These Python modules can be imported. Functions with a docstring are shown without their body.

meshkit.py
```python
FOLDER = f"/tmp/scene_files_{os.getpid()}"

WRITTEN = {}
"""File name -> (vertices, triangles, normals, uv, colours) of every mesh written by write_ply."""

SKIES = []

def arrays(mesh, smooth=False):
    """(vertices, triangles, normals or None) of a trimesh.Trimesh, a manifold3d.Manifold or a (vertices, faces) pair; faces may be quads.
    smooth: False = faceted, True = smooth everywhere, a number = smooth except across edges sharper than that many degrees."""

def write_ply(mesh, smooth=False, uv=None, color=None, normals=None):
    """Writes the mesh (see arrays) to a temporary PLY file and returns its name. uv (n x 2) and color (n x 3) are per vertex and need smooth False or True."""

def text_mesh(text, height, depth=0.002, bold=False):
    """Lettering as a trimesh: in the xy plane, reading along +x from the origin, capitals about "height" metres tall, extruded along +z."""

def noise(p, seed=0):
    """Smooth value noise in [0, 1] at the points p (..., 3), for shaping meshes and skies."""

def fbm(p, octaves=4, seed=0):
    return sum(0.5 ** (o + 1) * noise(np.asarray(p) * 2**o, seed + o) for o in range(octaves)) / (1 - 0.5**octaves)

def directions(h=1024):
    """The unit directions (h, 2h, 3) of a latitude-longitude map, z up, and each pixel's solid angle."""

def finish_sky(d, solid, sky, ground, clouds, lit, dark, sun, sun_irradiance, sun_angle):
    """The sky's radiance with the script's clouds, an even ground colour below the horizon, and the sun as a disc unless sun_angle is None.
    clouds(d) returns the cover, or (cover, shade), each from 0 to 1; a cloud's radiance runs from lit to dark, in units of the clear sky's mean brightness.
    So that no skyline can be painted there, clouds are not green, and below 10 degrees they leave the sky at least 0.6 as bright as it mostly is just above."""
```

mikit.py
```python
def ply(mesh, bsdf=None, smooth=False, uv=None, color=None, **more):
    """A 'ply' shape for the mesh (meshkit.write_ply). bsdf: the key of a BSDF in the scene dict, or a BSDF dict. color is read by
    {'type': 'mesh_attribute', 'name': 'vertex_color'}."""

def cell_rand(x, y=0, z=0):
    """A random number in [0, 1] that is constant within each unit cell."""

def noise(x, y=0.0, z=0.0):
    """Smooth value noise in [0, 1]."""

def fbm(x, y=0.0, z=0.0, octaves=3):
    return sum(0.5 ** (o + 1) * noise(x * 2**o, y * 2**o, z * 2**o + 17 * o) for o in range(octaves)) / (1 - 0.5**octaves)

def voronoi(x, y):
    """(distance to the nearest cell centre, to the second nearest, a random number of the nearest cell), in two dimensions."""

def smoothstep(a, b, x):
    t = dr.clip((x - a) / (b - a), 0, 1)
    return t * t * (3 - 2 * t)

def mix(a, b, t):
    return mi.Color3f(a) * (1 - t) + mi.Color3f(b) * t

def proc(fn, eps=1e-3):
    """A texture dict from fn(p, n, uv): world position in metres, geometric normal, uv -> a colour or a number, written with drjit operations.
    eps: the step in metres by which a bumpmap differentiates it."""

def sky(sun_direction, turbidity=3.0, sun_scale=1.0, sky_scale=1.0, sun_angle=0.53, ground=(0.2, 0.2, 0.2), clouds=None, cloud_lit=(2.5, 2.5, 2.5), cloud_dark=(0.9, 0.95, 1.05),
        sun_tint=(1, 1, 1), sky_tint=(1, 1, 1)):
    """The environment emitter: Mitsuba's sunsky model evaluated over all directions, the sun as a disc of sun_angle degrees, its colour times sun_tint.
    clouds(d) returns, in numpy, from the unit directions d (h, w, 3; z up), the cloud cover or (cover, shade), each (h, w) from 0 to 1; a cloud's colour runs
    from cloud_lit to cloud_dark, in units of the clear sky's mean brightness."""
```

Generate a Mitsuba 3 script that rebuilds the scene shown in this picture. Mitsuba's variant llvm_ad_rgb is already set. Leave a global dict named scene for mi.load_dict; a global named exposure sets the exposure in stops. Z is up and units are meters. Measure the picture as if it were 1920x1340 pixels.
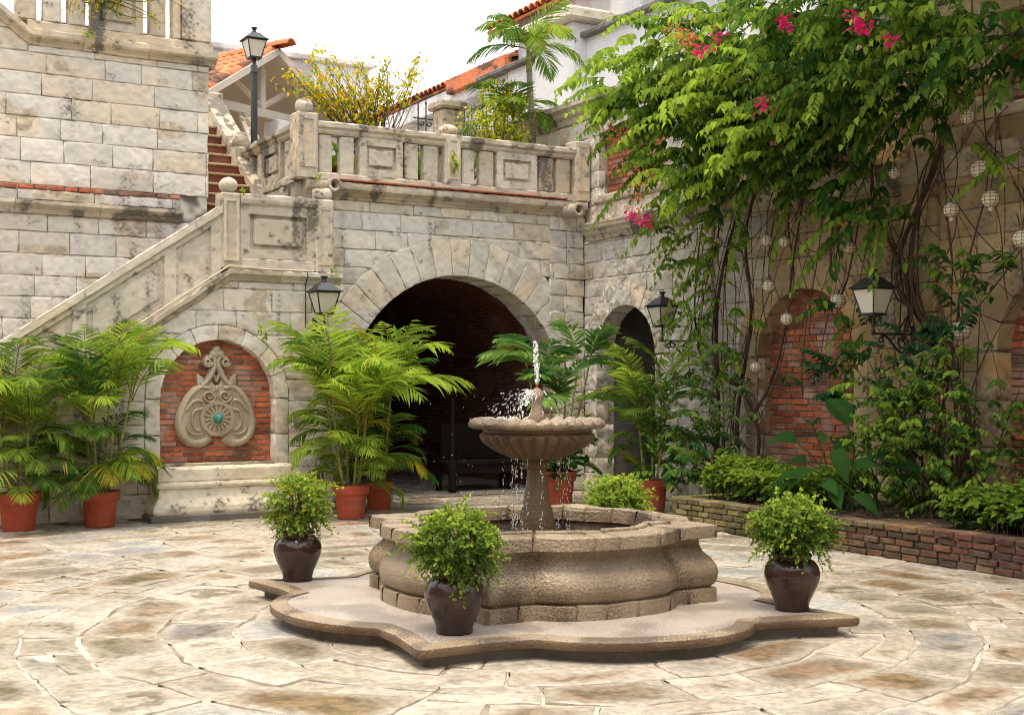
import math, random
import numpy as np, trimesh, shapely, mapbox_earcut
import shapely.geometry as sg, shapely.affinity as sa
from shapely.ops import unary_union
from scipy.spatial import Delaunay, Voronoi
import drjit as dr, mitsuba as mi
import mikit, meshkit
from mikit import proc, noise, fbm, smoothstep, mix, cell_rand

# ------------------------------------------------------------------ camera, sky, exposure
scene, labels = {}, {}
T = mi.ScalarTransform4f
exposure = 2.35
scene['camera'] = {'type': 'perspective', 'fov': 2*math.degrees(math.atan(960/2400)), 'fov_axis': 'x',
    'to_world': T().look_at(origin=[0, 0, 1.6], target=[0.5, 0.8660254, 1.6], up=[0, 0, 1]),
    'principal_point_offset_y': -50/1340, 'near_clip': 0.05, 'far_clip': 400.0}
scene['daylight'] = mikit.sky([-0.22, -0.14, 0.96], turbidity=4, sun_scale=0.48, sun_angle=20, clouds=lambda d: (np.ones(d.shape[:2]), 1 - np.clip(d[..., 2], 0, 1)**0.7),
    cloud_lit=(4.15, 4.15, 4.2), cloud_dark=(1.3, 1.3, 1.33), ground=(0.3, 0.28, 0.25), sun_tint=(1.0, 0.97, 0.92))

# ------------------------------------------------------------------ materials
def C(*v): return mi.Color3f(*v)
def rgb(*v): return {'type': 'rgb', 'value': list(v)}
def mat(name, col, rough=0.8, bump=None, bscale=0.01, eps=0.004, **k):
    b = {'type': 'principled', 'base_color': col, 'roughness': rough, **k}
    if bump is not None:
        b = {'type': 'bumpmap', 'height': proc(bump, eps), 'scale': bscale, 'bsdf': b}
    scene[name] = {'type': 'twosided', 'bsdf': b}
    return name

def fbn(x, y, z, k=2):
    return fbm(x, y, z, k)
def pick(c, vals):
    out = vals[-1]
    out = C(*out) if isinstance(out, tuple) else mi.Float(out)
    for i in range(len(vals)-2, -1, -1):
        v = vals[i]; out = dr.select(c < i + 0.5, C(*v) if isinstance(v, tuple) else mi.Float(v), out)
    return out
# classes of one material share its code: uv = (tone of the piece, class + 0.9 * second random)
CLASS = {}
def classes(bsdf, *names):
    for i, k in enumerate(names): CLASS[k] = (bsdf, i)
classes('stone', 'wall_stone', 'warm_stone', 'carved_stone', 'dark_stone', 'pale_stone')
def stone_fn(p, n, uv):
    c = dr.floor(uv.y); r = (uv.y - c)/0.9
    a = fbn(p.x*1.3 + 9*r, p.y*1.3, p.z*1.7)
    b = fbn(p.x*17, p.y*17, p.z*17)
    s = fbn(p.x*4.6 + 3, p.y*4.6, p.z*0.8)
    q = fbn(p.x*9, p.y*9 + 5, p.z*9)
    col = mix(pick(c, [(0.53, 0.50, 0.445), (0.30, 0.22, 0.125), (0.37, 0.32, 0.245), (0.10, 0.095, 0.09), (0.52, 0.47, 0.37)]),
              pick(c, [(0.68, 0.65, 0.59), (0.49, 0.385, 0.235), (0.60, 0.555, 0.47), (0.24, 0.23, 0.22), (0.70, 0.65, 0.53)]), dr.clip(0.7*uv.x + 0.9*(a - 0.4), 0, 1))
    col = mix(col, col*C(1.05, 0.88, 0.64), smoothstep(0.50, 0.75, a + 0.25*(r - 0.5))*pick(c, [0.5, 0.8, 0.5, 0.2, 0.6]))
    worn_ = smoothstep(0.668, 0.70, fbn(p.x*2.3 + 20, p.y*2.3, p.z*3.1) + 0.14*(b - 0.5))*pick(c, [1.0, 0.5, 0.0, 0.0, 0.0])
    col = mix(col, C(0.42, 0.35, 0.25)*(0.6 + 0.8*b), worn_*0.75)
    col = col*(0.80 + 0.38*b)
    f = fbn(p.x*34, p.y*34, p.z*30, 3)
    streak = smoothstep(-0.10, 0.20, s - pick(c, [0.70, 0.62, 0.565, 0.48, 0.60]))
    spots = smoothstep(0.50, 0.80, q)
    ledge = smoothstep(0.35, 0.9, n.z)*smoothstep(0.25, 0.7, q)
    m = pick(c, [0.75, 0.8, 1.0, 1.0, 0.8])*dr.maximum(streak, 0.75*spots) + pick(c, [0.5, 0.5, 0.9, 0.5, 0.5])*ledge
    k = smoothstep(0.56, 0.98, 0.72*f + 0.50*m)
    return mix(col, mix((0.045, 0.040, 0.033), (0.17, 0.15, 0.12), f), dr.clip(k*1.05 + 0.22*dr.minimum(m, 1), 0, 0.93))
def stone_bump(p, n, uv):
    c = dr.floor(uv.y); s = uv.x*40
    q = (p.x + p.y)*0.8 + p.z*0.9
    return pick(c, [1.0, 0.9, 0.5, 0.6, 0.4])*(0.6*noise(q*11 + s, (p.x - p.y)*4 + 2*p.z, s) + 0.4*noise(p.x*26, p.y*26, p.z*26 + s))
mat('stone', proc(stone_fn), 0.85, stone_bump, 0.016)
classes('joint', 'mortar', 'brick_joint', 'grout', 'soil')
def joint_fn(p, n, uv):
    c = dr.floor(uv.y)
    a = fbn(p.x*6, p.y*6, p.z*6)
    col = mix(pick(c, [(0.10, 0.085, 0.07), (0.16, 0.13, 0.10), (0.19, 0.16, 0.125), (0.022, 0.014, 0.010)]), pick(c, [(0.50, 0.47, 0.41), (0.36, 0.31, 0.26), (0.36, 0.32, 0.265), (0.075, 0.050, 0.034)]), smoothstep(0.3, 0.62, a))
    return mix(col, col*C(0.35, 0.28, 0.2), smoothstep(0.58, 0.74, fbn(p.x*2.0, p.y*2.0, 6.0))*0.6)
mat('joint', proc(joint_fn), 0.8)
classes('brick', 'brick', 'mossy_brick', 'roof_tile', 'terracotta', 'shaded_dull_brick')  # last class: tunnel shade put into the brick colour; dull risers share it
def brick_fn(p, n, uv):
    c = dr.floor(uv.y); r = (uv.y - c)/0.9
    b = fbn(p.x*20, p.y*20, p.z*20)
    a = fbn(p.x*3.1, p.y*3.1, p.z*2.4)
    d = fbn(p.x*2.2 + 4, p.y*2.2, p.z*5.0)
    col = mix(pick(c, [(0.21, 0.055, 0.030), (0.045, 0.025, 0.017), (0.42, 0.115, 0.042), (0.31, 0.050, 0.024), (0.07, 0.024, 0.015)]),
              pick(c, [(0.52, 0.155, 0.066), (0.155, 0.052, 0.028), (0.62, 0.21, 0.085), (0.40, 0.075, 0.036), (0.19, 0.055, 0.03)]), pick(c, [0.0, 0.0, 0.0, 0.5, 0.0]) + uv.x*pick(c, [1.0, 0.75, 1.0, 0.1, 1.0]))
    col = mix(col, C(0.36, 0.25, 0.21), smoothstep(0.80, 1.0, r)*pick(c, [0.6, 0.0, 0.0, 0.0]))
    moss = smoothstep(7.0, 11.5, p.y + 3.5*(a - 0.5) + 1.6*(r - 0.5))*pick(c, [0.0, 0.9, 0.0, 0.0])
    col = mix(col, mix((0.055, 0.055, 0.018), (0.22, 0.195, 0.075), uv.x), moss)
    col = col*(1 + pick(c, [0.8, 0.9, 0.6, 0.25])*(b - 0.5))
    col = mix(col, C(0.42, 0.34, 0.30), smoothstep(0.52, 0.74, a)*pick(c, [0.55, 0.1, 0.0, 0.12]))
    return mix(col, C(0.05, 0.036, 0.028), smoothstep(0.0, 0.17, d - pick(c, [0.58, 0.52, 0.46, 0.70]))*pick(c, [0.65, 0.7, 0.85, 0.3]))
def brick_bump(p, n, uv):
    return pick(dr.floor(uv.y), [1.0, 1.2, 0.5, 0.05])*noise(p.x*34, p.y*34, p.z*34)
mat('brick', proc(brick_fn), 0.78, brick_bump, 0.007)
classes('aggregate', 'granite', 'granite_wet', 'washed_pebble', 'relief_stone')
def agg_fn(p, n, uv):
    c = dr.floor(uv.y)
    s = noise(p.x*150, p.y*150, p.z*150)
    s2 = noise(p.x*90 + 9, p.y*90, p.z*90)
    a = fbn(p.x*4, p.y*4, p.z*2.2)
    w = fbn(p.x*3.3 + 5, p.y*3.3, p.z*0.9)
    col = mix(pick(c, [(0.145, 0.105, 0.066), (0.065, 0.040, 0.020), (0.225, 0.19, 0.16), (0.37, 0.30, 0.21)]),
              pick(c, [(0.32, 0.255, 0.18), (0.17, 0.11, 0.058), (0.36, 0.325, 0.285), (0.54, 0.465, 0.36)]), a)
    col = mix(col, col*0.28, smoothstep(0.55, 0.85, s)*pick(c, [0.5, 0.55, 0.3, 0.35]))
    col = mix(col, dr.minimum(col*2.1, C(0.8)), smoothstep(0.62, 0.9, s2)*pick(c, [0.40, 0.45, 0.2, 0.25]))
    return mix(col, col*C(0.30, 0.27, 0.25), smoothstep(0.48, 0.66, w + 0.25*(s - 0.5))*pick(c, [0.8, 0.5, 0.45, 0.45]))
mat('aggregate', proc(agg_fn), 0.5, lambda p, n, uv: noise(p.x*75, p.y*75, p.z*75)*pick(dr.floor(uv.y), [1.0, 1.0, 0.4, 0.8]), 0.005, 0.002)
def paving_fn(p, n, uv):       # uv = (tone of the slab, distance from its edge)
    t = uv.x*17.31; r = t - dr.floor(t)
    a = fbn(p.x*3.1 + 31*uv.x, p.y*3.1 + 17*r, 1.0, 3)
    b = fbn(p.x*30, p.y*30, 5.0, 3)
    g = fbn(p.x*9 + 13*r, p.y*9.0, 3.0, 3)
    mid = smoothstep(0.012, 0.13, uv.y + 0.10*(a - 0.5))
    col = mix((0.16, 0.137, 0.105), (0.385, 0.35, 0.295), dr.clip(uv.x*0.9 + (a - 0.5)*0.8, 0, 1))
    col = mix(col, C(0.31, 0.32, 0.32), smoothstep(0.80, 0.95, 1 - r)*0.7)
    col = mix(col, C(0.20, 0.125, 0.062), smoothstep(0.62, 0.82, r)*mid*smoothstep(0.30, 0.58, a)*0.75)
    col = mix(col, C(0.13, 0.135, 0.14), smoothstep(0.95, 0.97, uv.x)*0.8)
    col = mix(col, C(0.105, 0.082, 0.05), smoothstep(0.50, 0.66, g)*mid*smoothstep(0.25, 0.6, r)*0.75)
    col = mix(col, C(0.42, 0.375, 0.305), (1 - mid)*0.5)
    return col*(0.60 + 0.80*b)
def paving_rough(p, n, uv): return 0.40 - 0.31*smoothstep(0.36, 0.58, noise(p.x*2.6 + 2, p.y*3.6, 4.0))
def paving_bump(p, n, uv): return 0.6*noise(p.x*11 + 9*uv.x, p.y*11, 1.0) + 0.4*noise(p.x*34, p.y*34, 2.0)
mat('flagstone', proc(paving_fn), proc(paving_rough), paving_bump, 0.006, specular=0.6)
def glaze_fn(p, n, uv): return mix((0.016, 0.006, 0.005), (0.042, 0.015, 0.011), noise(p.x*11, p.y*11, p.z*8))
mat('brown_glaze', proc(glaze_fn), proc(lambda p, n, uv: 0.12 + 0.26*smoothstep(0.4, 0.7, noise(p.x*10, p.y*10 + 3, p.z*10))), lambda p, n, uv: noise(p.x*20, p.y*20, p.z*36), 0.004, specular=0.6)
classes('paint', 'plaster', 'cream_paint')
def paint_fn(p, n, uv):
    c = dr.floor(uv.y)
    col = pick(c, [(0.66, 0.66, 0.67), (0.50, 0.455, 0.40)])*(0.88 + 0.2*fbn(p.x*3, p.y*3, p.z*3))
    return mix(col, C(0.30, 0.29, 0.28), smoothstep(0.54, 0.74, fbn(p.x*1.9, p.y*1.9, p.z*0.7, 3))*pick(c, [0.65, 0.1]))
mat('paint', proc(paint_fn), 0.85)
classes('wood', 'bark', 'cane', 'palm_bark', 'wood_dark')
def wood_fn(p, n, uv):
    c = dr.floor(uv.y)
    f = pick(c, [0.0, 7.0, 9.0, 0.0]); ph = p.z*f
    r = smoothstep(0.75, 0.96, dr.abs(2*(ph - dr.floor(ph)) - 1))*pick(c, [0.0, 0.7, 0.6, 0.0])
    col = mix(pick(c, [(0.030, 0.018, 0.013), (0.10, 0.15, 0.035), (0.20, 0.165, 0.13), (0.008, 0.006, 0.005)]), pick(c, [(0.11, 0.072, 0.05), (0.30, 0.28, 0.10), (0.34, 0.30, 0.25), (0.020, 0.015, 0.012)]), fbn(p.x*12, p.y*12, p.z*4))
    return mix(col, pick(c, [(0.1, 0.1, 0.1), (0.33, 0.29, 0.19), (0.10, 0.08, 0.06), (0.1, 0.1, 0.1)]), r)
mat('wood', proc(wood_fn), 0.8, specular=0.15)
mat('iron', rgb(0.018, 0.019, 0.022), 0.38, specular=0.6)
mat('frost', rgb(0.56, 0.52, 0.45), 0.35)
mat('capiz', rgb(0.66, 0.59, 0.46), 0.35)
mat('shell_frame', rgb(0.12, 0.085, 0.05), 0.6)
mat('verdigris', rgb(0.05, 0.22, 0.185), 0.5)
mat('cable', rgb(0.02, 0.017, 0.014), 0.6)
mat('cream_cable', rgb(0.55, 0.47, 0.34), 0.6)
scene['leaf'] = {'type': 'principledthin', 'base_color': {'type': 'mesh_attribute', 'name': 'vertex_color'}, 'roughness': 0.33, 'diff_trans': 0.95, 'spec_trans': 0.0, 'eta': 1.38}
scene['petal'] = {'type': 'principledthin', 'base_color': {'type': 'mesh_attribute', 'name': 'vertex_color'}, 'roughness': 0.6, 'diff_trans': 0.9, 'spec_trans': 0.0, 'eta': 1.3}
scene['water'] = {'type': 'dielectric', 'int_ior': 1.33, 'ext_ior': 1.0}
scene['spray'] = {'type': 'twosided', 'bsdf': {'type': 'principled', 'base_color': rgb(0.92, 0.93, 0.95), 'roughness': 0.12, 'specular': 0.7}}

# ------------------------------------------------------------------ bookkeeping
used = {}
def number(base):
    i = used.get(base, 0); used[base] = i + 1
    return base if i == 0 else '%s_%03d' % (base, i)
def thing(name, label, cat, group=None, kind=None):
    k = number(name); labels[k] = {'label': label, 'category': cat}
    if group: labels[k]['group'] = group
    if kind: labels[k]['kind'] = kind
    return k
def piece(holder, name, mesh, m, tone=None, smooth=False, label=None, kind=None, color=None, uvs=None, **more):
    """One entry: a part of holder (or a top-level structure if holder is None)."""
    k = number(name if holder is None else holder + '__' + name)
    if isinstance(mesh, list): mesh = cat(mesh)
    if isinstance(mesh, tuple): mesh = trimesh.Trimesh(*mesh, process=False)
    uv = None
    if smooth is False or smooth is True:
        t = (0.5, 0.5) if tone is None else tone
        if m in CLASS: t = (t[0], CLASS[m][1] + 0.9*min(t[1], 1.0))
        v = len(mesh.vertices)
        if smooth is False or smooth is True: uv = np.tile(np.array(t, float), (v, 1)) if uvs is None else uvs
    scene[k] = mikit.ply(mesh, CLASS[m][0] if m in CLASS else m, smooth, uv=uv, color=color, **more)
    if label or kind:
        labels[k] = {}
        if label: labels[k]['label'] = label
        if kind: labels[k]['kind'] = kind
    return k
def single(name, label, cat, mesh, m, group=None, kind=None, **k):
    key = piece(None, name, mesh, m, **k); labels[key] = {'label': label, 'category': cat}
    if group: labels[key]['group'] = group
    if kind: labels[key]['kind'] = kind
    return key
def structure(name, mesh, m, label=None, **k):
    key = piece(None, name, mesh, m, **k); labels[key] = {'kind': 'structure'}
    if label: labels[key]['label'] = label
    return key
def cat(ms):
    vs, fs, o = [], [], 0
    for m in ms:
        v, f = (m if isinstance(m, tuple) else (m.vertices, m.faces))
        vs.append(np.asarray(v, float)); fs.append(np.asarray(f) + o); o += len(v)
    return trimesh.Trimesh(np.vstack(vs), np.vstack(fs), process=False)

# ------------------------------------------------------------------ frames: local (u, w, n) -> world
def frame(origin, U, W, N): return np.array(origin, float), np.array([U, W, N], float)
def FA(y): return frame((0, y, 0), (1, 0, 0), (0, 0, 1), (0, -1, 0))       # walls that face -y: u = x
def FB(x): return frame((x, 0, 0), (0, -1, 0), (0, 0, 1), (-1, 0, 0))      # walls that face -x: u = -y
def FC(x): return frame((x, 0, 0), (0, 1, 0), (0, 0, 1), (1, 0, 0))        # walls that face +x: u = y
def FG(z): return frame((0, 0, z), (1, 0, 0), (0, 1, 0), (0, 0, 1))        # flat ground
def put(mesh, fr):
    m = trimesh.Trimesh(fr[0] + np.asarray(mesh.vertices) @ fr[1], mesh.faces, process=False)
    return m

# ------------------------------------------------------------------ shapes
def box(u0, u1, w0, w1, n0, n1, bev=0.0):
    if bev <= 0:
        m = trimesh.creation.box((u1-u0, w1-w0, n1-n0)); m.apply_translation(((u0+u1)/2, (w0+w1)/2, (n0+n1)/2)); return m
    pts = []
    for a in (u0, u1):
        for b in (w0, w1):
            for c in (n0, n1):
                ia, ib, ic = (bev if a == u0 else -bev), (bev if b == w0 else -bev), (bev if c == n0 else -bev)
                pts += [(a, b+ib, c+ic), (a+ia, b, c+ic), (a+ia, b+ib, c)]
    return trimesh.convex.convex_hull(np.array(pts))
def resample(poly, step):
    c = np.array(poly.exterior.coords)[:-1]
    if sg.LinearRing(c).is_ccw is False: c = c[::-1]
    out = []
    for a, b in zip(c, np.roll(c, -1, 0)):
        k = max(1, int(round(np.linalg.norm(b-a)/step)))
        out += [a + (b-a)*i/k for i in range(k)]
    return np.array(out)
def slab(poly, n0, n1, bev=0.012, step=0.12, rough=0.006, seed=0, grid=None, edge=0.005):
    """A stone of the outline poly from depth n0 to face n1: worn edges, uneven face."""
    rg = np.random.default_rng(abs(int(seed)))
    P = resample(poly, step)
    if len(P) < 3: return None
    P = P + rg.uniform(-edge, edge, P.shape)
    q = sg.Polygon(P)
    if not q.is_valid or q.area < 1e-4: P = resample(poly, step); q = sg.Polygon(P)
    e = np.roll(P, -1, 0) - np.roll(P, 1, 0)
    nrm = np.stack([-e[:, 1], e[:, 0]], 1); nrm /= np.linalg.norm(nrm, axis=1, keepdims=True) + 1e-9
    I = P + nrm*bev
    if not sg.Polygon(I).is_valid: I = P + nrm*bev*0.2
    qi = sg.Polygon(I).buffer(-bev*0.5)
    g = grid or step*1.3
    x0, y0, x1, y1 = poly.bounds
    gx, gy = np.meshgrid(np.arange(x0+g*0.6, x1, g), np.arange(y0+g*0.6, y1, g))
    G = np.stack([gx.ravel(), gy.ravel()], 1) + rg.uniform(-g*0.2, g*0.2, (gx.size, 2))
    if len(G) and not qi.is_empty: G = G[shapely.contains_xy(qi, G[:, 0], G[:, 1])]
    else: G = np.zeros((0, 2))
    cap = np.vstack([I, G]); k = len(P)
    tri = Delaunay(cap).simplices
    cen = cap[tri].mean(1)
    tri = tri[shapely.contains_xy(sg.Polygon(I).buffer(1e-5), cen[:, 0], cen[:, 1])]
    d1, d2 = cap[tri[:, 1]] - cap[tri[:, 0]], cap[tri[:, 2]] - cap[tri[:, 0]]
    flip = d1[:, 0]*d2[:, 1] - d1[:, 1]*d2[:, 0] < 0
    tri[flip] = tri[flip][:, ::-1]
    h = rg.uniform(-0.5, 0.5) * rough
    z = n1 + h + rough*2*(meshkit.fbm(np.c_[cap*7.3, np.full(len(cap), seed*1.7)], 2) - 0.5)
    tilt = rg.uniform(-1, 1, 2)*rough
    c = cap.mean(0); z = z + ((cap - c)/(np.ptp(cap, axis=0) + 1e-6)) @ tilt
    z[:k] -= bev*0.15
    V = np.vstack([np.c_[P, np.full(k, n0)], np.c_[P, z[:k] - bev*0.85], np.c_[cap, z]])
    i = np.arange(k); j = (i+1) % k
    F = np.vstack([np.c_[i, j, j+k], np.c_[i, j+k, i+k], np.c_[i+k, j+k, j+2*k], np.c_[i+k, j+2*k, i+2*k], tri+2*k])
    return trimesh.Trimesh(V, F, process=False)
def polys(g):
    if g.is_empty: return []
    if g.geom_type == 'Polygon': return [g]
    return [p for p in getattr(g, 'geoms', []) if p.geom_type == 'Polygon']
def courses(holder, fr, region, w0, ch, wmin, wmax, n0, n1, m, seed, name='stone', joint=0.006, cut=None, rough=0.009, bev=0.009, tone=(0.0, 1.0), zlist=None):
    rg = np.random.default_rng(abs(int(seed)))
    u0, a0, u1, a1 = region.bounds
    body = region if cut is None else region.difference(cut)
    z = w0; row = 0
    while z < a1:
        h = ch*rg.uniform(0.93, 1.08); u = u0 - rg.uniform(0, wmax)
        while u < u1:
            w = rg.uniform(wmin, wmax)
            r = sg.box(u + joint/2, z + joint/2, u + w - joint/2, z + h - joint/2)
            u += w
            for p in polys(r.intersection(body)):
                if p.area < 0.006: continue
                p = p.simplify(0.004)
                s = slab(p, n0, n1, bev, 0.11, rough, int(rg.integers(1 << 30)))
                if s is not None: piece(holder, name, put(s, fr), m, (rg.uniform(*tone), rg.uniform()), True)
        z += h; row += 1
def voussoirs(holder, fr, cu, cw, r0, r1, a0, a1, count, n0, n1, m, seed, clip=None, name='voussoir', joint=0.005):
    rg = np.random.default_rng(abs(int(seed)))
    th = np.linspace(a0, a1, count+1)
    for i in range(count):
        j = joint/r0
        t = np.linspace(th[i] + j/2, th[i+1] - j/2, 6)
        ring = [(cu + r1*math.cos(x), cw + r1*math.sin(x)) for x in t] + [(cu + r0*math.cos(x), cw + r0*math.sin(x)) for x in t[::-1]]
        g = sg.Polygon(ring)
        if clip is not None: g = g.intersection(clip)
        for p in polys(g):
            if p.area < 0.004: continue
            s = slab(p, n0, n1 + rg.uniform(-0.004, 0.004), 0.006, 0.09, 0.007, int(rg.integers(1 << 30)))
            if s is not None: piece(holder, name, put(s, fr), m, (rg.uniform(.3, .7), rg.uniform()), True)
def brick_field(holder, fr, region, bl, bh, n0, n1, m, seed, joint=0.014, name='brick', limit=10**9, show=None):
    """Individual bricks in running bond over region; hidden ones (outside show) are left out."""
    rg = np.random.default_rng(abs(int(seed)))
    u0, w0, u1, w1 = region.bounds; row = 0; z = w0; cnt = 0
    while z < w1 - bh*0.4:
        u = u0 - (row % 2)*bl*0.5 - rg.uniform(0, 0.3)*bl
        while u < u1:
            l = bl*rg.uniform(0.7, 1.2)
            r = sg.box(u, z, u+l-joint, z+bh-joint)
            u += l
            if not region.intersects(r): continue
            if region.contains(r): p = r
            else:
                p = r.intersection(region)
                if p.is_empty or p.geom_type != 'Polygon' or p.area < 0.0008: continue
            if show is not None and not show.intersects(p): continue
            x0, y0, x1, y1 = p.bounds
            d = rg.uniform(-0.006, 0.006)
            b = box(x0, x1, y0 + rg.uniform(0, .003), y1 - rg.uniform(0, .003), n0, n1 + d, 0.005)
            v = np.array(b.vertices); a = rg.uniform(-0.02, 0.02)
            v[:, 1] += a*(v[:, 0] - (x0+x1)/2)*0.4; v[:, 2] += rg.uniform(-0.01, 0.01)*(v[:, 0] - (x0+x1)/2)*1.5
            piece(holder, name, put(trimesh.Trimesh(v, b.faces, process=False), fr), m, (rg.beta(1.6, 1.6), rg.uniform()), False)
        z += bh; row += 1
def moulding(profile, u0, u1, seg=0.14, worn=0.006, seed=0, slope=0.0, shear0=None):
    """profile: closed list of (n, w), extruded along u from u0 to u1 (w climbs by slope*u)."""
    pr = np.array(profile, float)
    if sg.LinearRing(pr).is_ccw: pr = pr[::-1]
    k = len(pr); us = np.linspace(u0, u1, max(2, int((u1-u0)/seg)+1))
    V = np.vstack([np.c_[np.full(k, u), pr[:, 1] + slope*(u-u0), pr[:, 0]] for u in us])
    d = (meshkit.noise(V*9.1 + seed*3.3) - 0.5)*2*worn
    V[:, 2] += d; V[:, 1] += 0.6*(meshkit.noise(V*8.3 + 50 + seed) - 0.5)*2*worn
    F = []
    for s in range(len(us)-1):
        for i in range(k):
            j = (i+1) % k; a, b, c, e = s*k+i, s*k+j, (s+1)*k+j, (s+1)*k+i
            F += [(a, b, c), (a, c, e)]
    vv, ff = trimesh.creation.triangulate_polygon(sg.Polygon(pr), engine='earcut')
    idx = [int(np.argmin(((pr - q)**2).sum(1))) for q in vv]
    ff = np.array(idx)[ff]
    o = (len(us)-1)*k
    m = trimesh.Trimesh(V, np.vstack([np.array(F), ff, ff[:, ::-1]+o]), process=False)
    m2 = m.copy(); 
    try: m2.fix_normals(); m = m2
    except Exception: pass
    return m
def arc_pts(c, r, a0, a1, n): return [(c[0]+r*math.cos(a), c[1]+r*math.sin(a)) for a in np.linspace(a0, a1, n)]
def lathe(profile, seg=28, fn=None, closed=False):
    """profile: (r, z) from bottom to top; fn(angle, i) scales the radius."""
    pr = np.array(profile, float); k = len(pr)
    th = np.arange(seg)*2*np.pi/seg
    V = []
    for i, (r, z) in enumerate(pr):
        rr = np.full(seg, r) if fn is None else np.array([r*fn(t, i) for t in th])
        V.append(np.c_[rr*np.cos(th), rr*np.sin(th), np.full(seg, z)])
    V = np.vstack(V); F = []
    for i in range(k-1):
        a = i*seg + np.arange(seg); b = i*seg + (np.arange(seg)+1) % seg
        F += [np.c_[a, b, b+seg], np.c_[a, b+seg, a+seg]]
    V = np.vstack([V, [[0, 0, pr[0, 1]], [0, 0, pr[-1, 1]]]]); n = k*seg; a = np.arange(seg); b = (a+1) % seg
    F += [np.c_[b, a, np.full(seg, n)], np.c_[a+(k-1)*seg, b+(k-1)*seg, np.full(seg, n+1)]]
    return trimesh.Trimesh(V, np.vstack(F), process=False)
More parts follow.
